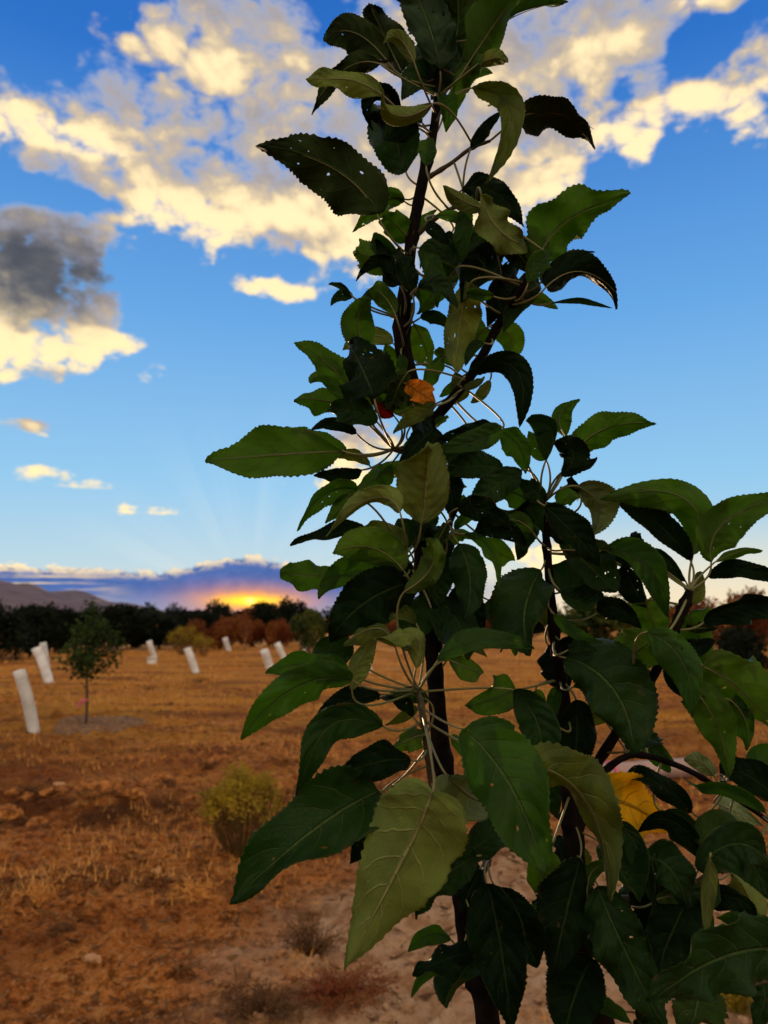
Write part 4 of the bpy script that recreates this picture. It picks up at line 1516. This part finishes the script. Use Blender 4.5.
def scatter_clods():
    rg = random.Random(5)
    v, f = [], []
    src = []
    for k in range(4):
        bm = bmesh.new()
        bmesh.ops.create_icosphere(bm, subdivisions=1, radius=1)
        src.append(([w.co * (1 + .5 * noise.noise(w.co * 1.3 + Vector((k * 7, 0, 0)))) for w in bm.verts], [tuple(q.index for q in fc.verts) for fc in bm.faces]))
        bm.free()
    for _ in range(26000):
        y = 1.9 + (rg.random() ** 1.7) * 16
        x = rg.uniform(-1, 1) * (y * .56 + .3)
        if noise.noise(Vector((x * .8, y * .8, 4))) < rg.uniform(-.5, .3):
            continue
        s = min(rg.lognormvariate(-4.9, .6), .032) * (1 + y * .03)
        vs_, fs = src[rg.randint(0, 3)]
        z = ghf(x, y) + s * .2
        i = len(v)
        cz = rg.uniform(0, 6.28)
        c, n = math.cos(cz), math.sin(cz)
        for w in vs_:
            v.append((x + (w.x * c - w.y * n) * s, y + (w.x * n + w.y * c) * s, z + w.z * s * .65))
        f += [tuple(i + q for q in fc) for fc in fs]
    o = mesh_obj('soil_crumbs', v, f, M['ground'], None, False)
    tag(o, 'loose crumbs of brown soil strewn over the field', 'soil', kind='stuff')


scatter_clods()


def straw():
    rg = random.Random(8)
    v, f = [], []
    for _ in range(80000):
        y = 2.0 + (rg.random() ** 1.15) * 30
        x = rg.uniform(-1, 1) * (y * .56 + .4)
        dn = noise.noise(Vector((x * .55, y * .8, 2))) + .5 * noise.noise(Vector((x * 2.1, y * 2.1, 6)))
        th = .16 if y < 6 else (.16 - (y - 6) * .045 if y < 12 else -.1)
        if dn < th + rg.uniform(-.12, .12):
            continue
        z = ghf(x, y) if y < 16 else gh(x, y)
        L = rg.uniform(.03, .10) * (1 + y * .025)
        lean = rg.uniform(.3, 1.3)
        an = rg.uniform(0, 6.28)
        dd = Vector((math.cos(an) * math.sin(lean), math.sin(an) * math.sin(lean), math.cos(lean)))
        wd = dd.cross(Vector((0, 0, 1))).normalized() * (.0014 + .00045 * y)
        p = Vector((x, y, z - .004))
        i = len(v)
        v += [p - wd, p + wd, p + dd * L + Vector((0, 0, -.2 * L * lean))]
        f.append((i, i + 1, i + 2))
    o = mesh_obj('dry_grass', v, f, M['dry'], None, False)
    tag(o, 'sparse golden dry grass over the field', 'grass', kind='stuff')


straw()


def litter():
    rg = random.Random(18)
    v, f = [], []
    for _ in range(5200):
        y = 1.95 + (rg.random() ** 1.5) * 9
        x = rg.uniform(-1, 1) * (y * .56 + .3)
        if noise.noise(Vector((x * 1.1, y * 1.1, 14))) < rg.uniform(-.45, .35):
            continue
        z = ghf(x, y) + .006
        L = rg.uniform(.008, .035) * (1 + y * .08)
        an = rg.uniform(0, 6.28)
        d = Vector((math.cos(an), math.sin(an), rg.uniform(-.1, .35))) * L
        w_ = Vector((-math.sin(an), math.cos(an), rg.uniform(-.5, .8))) * L * rg.uniform(.08, .4)
        p = Vector((x, y, z))
        i = len(v)
        v += [p - d, p + w_ * .9, p + d * .9 + Vector((0, 0, L * .3)), p - w_]
        f += [(i, i + 1, i + 2), (i, i + 2, i + 3)]
    o = mesh_obj('leaf_litter', v, f, M['weed_dark'], None, False)
    tag(o, 'scraps of dark dry litter strewn over the soil', 'litter', kind='stuff')


litter()


def weed(px, py, hpx, wpx, mat, label, seed, n=150, flat=.8):
    rg = random.Random(seed)
    b = G(px, py)
    s = -(CR.transposed() @ (b - EYE)).z / F
    h, w = hpx * s, wpx * s
    root = empty('dry_weed', b)
    st, lv = MB(), MB()
    for k in range(n):
        an = rg.uniform(0, 6.283)
        rr = rg.random() ** .6 * w * .5
        e = Vector((math.cos(an) * rr, math.sin(an) * rr * .8, h * rg.uniform(.25, 1) * (1 - flat * .5 * rr / (w * .5))))
        m_ = e * .5 + Vector((rg.gauss(0, .06) * w, rg.gauss(0, .06) * w, h * .12))
        st.tube([Vector((rg.gauss(0, .05) * w, rg.gauss(0, .05) * w, -.01)), m_, e], [.0016, .0013, .0007], 3, cap=False)
        for q in range(7):
            p = m_.lerp(e, rg.random()) + Vector((rg.gauss(0, .008), rg.gauss(0, .008), rg.gauss(0, .006)))
            d = Vector((rg.gauss(0, 1), rg.gauss(0, 1), rg.gauss(.2, .6))).normalized() * rg.uniform(.006, .014)
            sd = d.orthogonal().normalized() * .0028
            i = len(lv.v)
            lv.v += [p - sd, p + d, p + sd]
            lv.f.append((i, i + 1, i + 2))
    o = mesh_obj('stems', st.v, st.f, mat, None, False)
    o.parent = root
    o = mesh_obj('leaves', lv.v, lv.f, mat, None, False)
    o.parent = root
    tag(root, label, 'weed')


weed(312, 956, 46, 84, M['weed_dark'], 'thin dark dry weed on the soil below the flowering shrub', 41, 110, .5)
weed(345, 1006, 44, 130, M['weed_red'], 'low spreading red brown weed by the foot of the apple tree', 42, 220)
weed(262, 1020, 40, 110, M['weed_dark'], 'low dark weed left of the red brown one', 43, 160)
weed(196, 905, 30, 60, M['dry'], 'sparse straw coloured tuft below the flowering shrub', 44, 60, .3)
weed(40, 905, 26, 50, M['dry'], 'sparse straw coloured tuft at the far left of the open soil', 45, 50, .3)
weed(738, 1012, 60, 80, M['rabbit_top'], 'yellowish weed beneath the lowest dark apple leaf', 46, 160, .3)

for i, (px, py) in enumerate([(28, 806), (92, 798), (120, 796), (170, 790), (60, 936), (205, 770), (150, 690), (200, 682)]):
    weed(px, py, 15 if py > 700 else 7, 34, M['weed_dark'], 'small dark dry tuft on the brown field', 60 + i, 60)
for o in bpy.data.objects:
    if o.get('label') == 'small dark dry tuft on the brown field':
        o['group'] = 'dark dry tufts on the field'
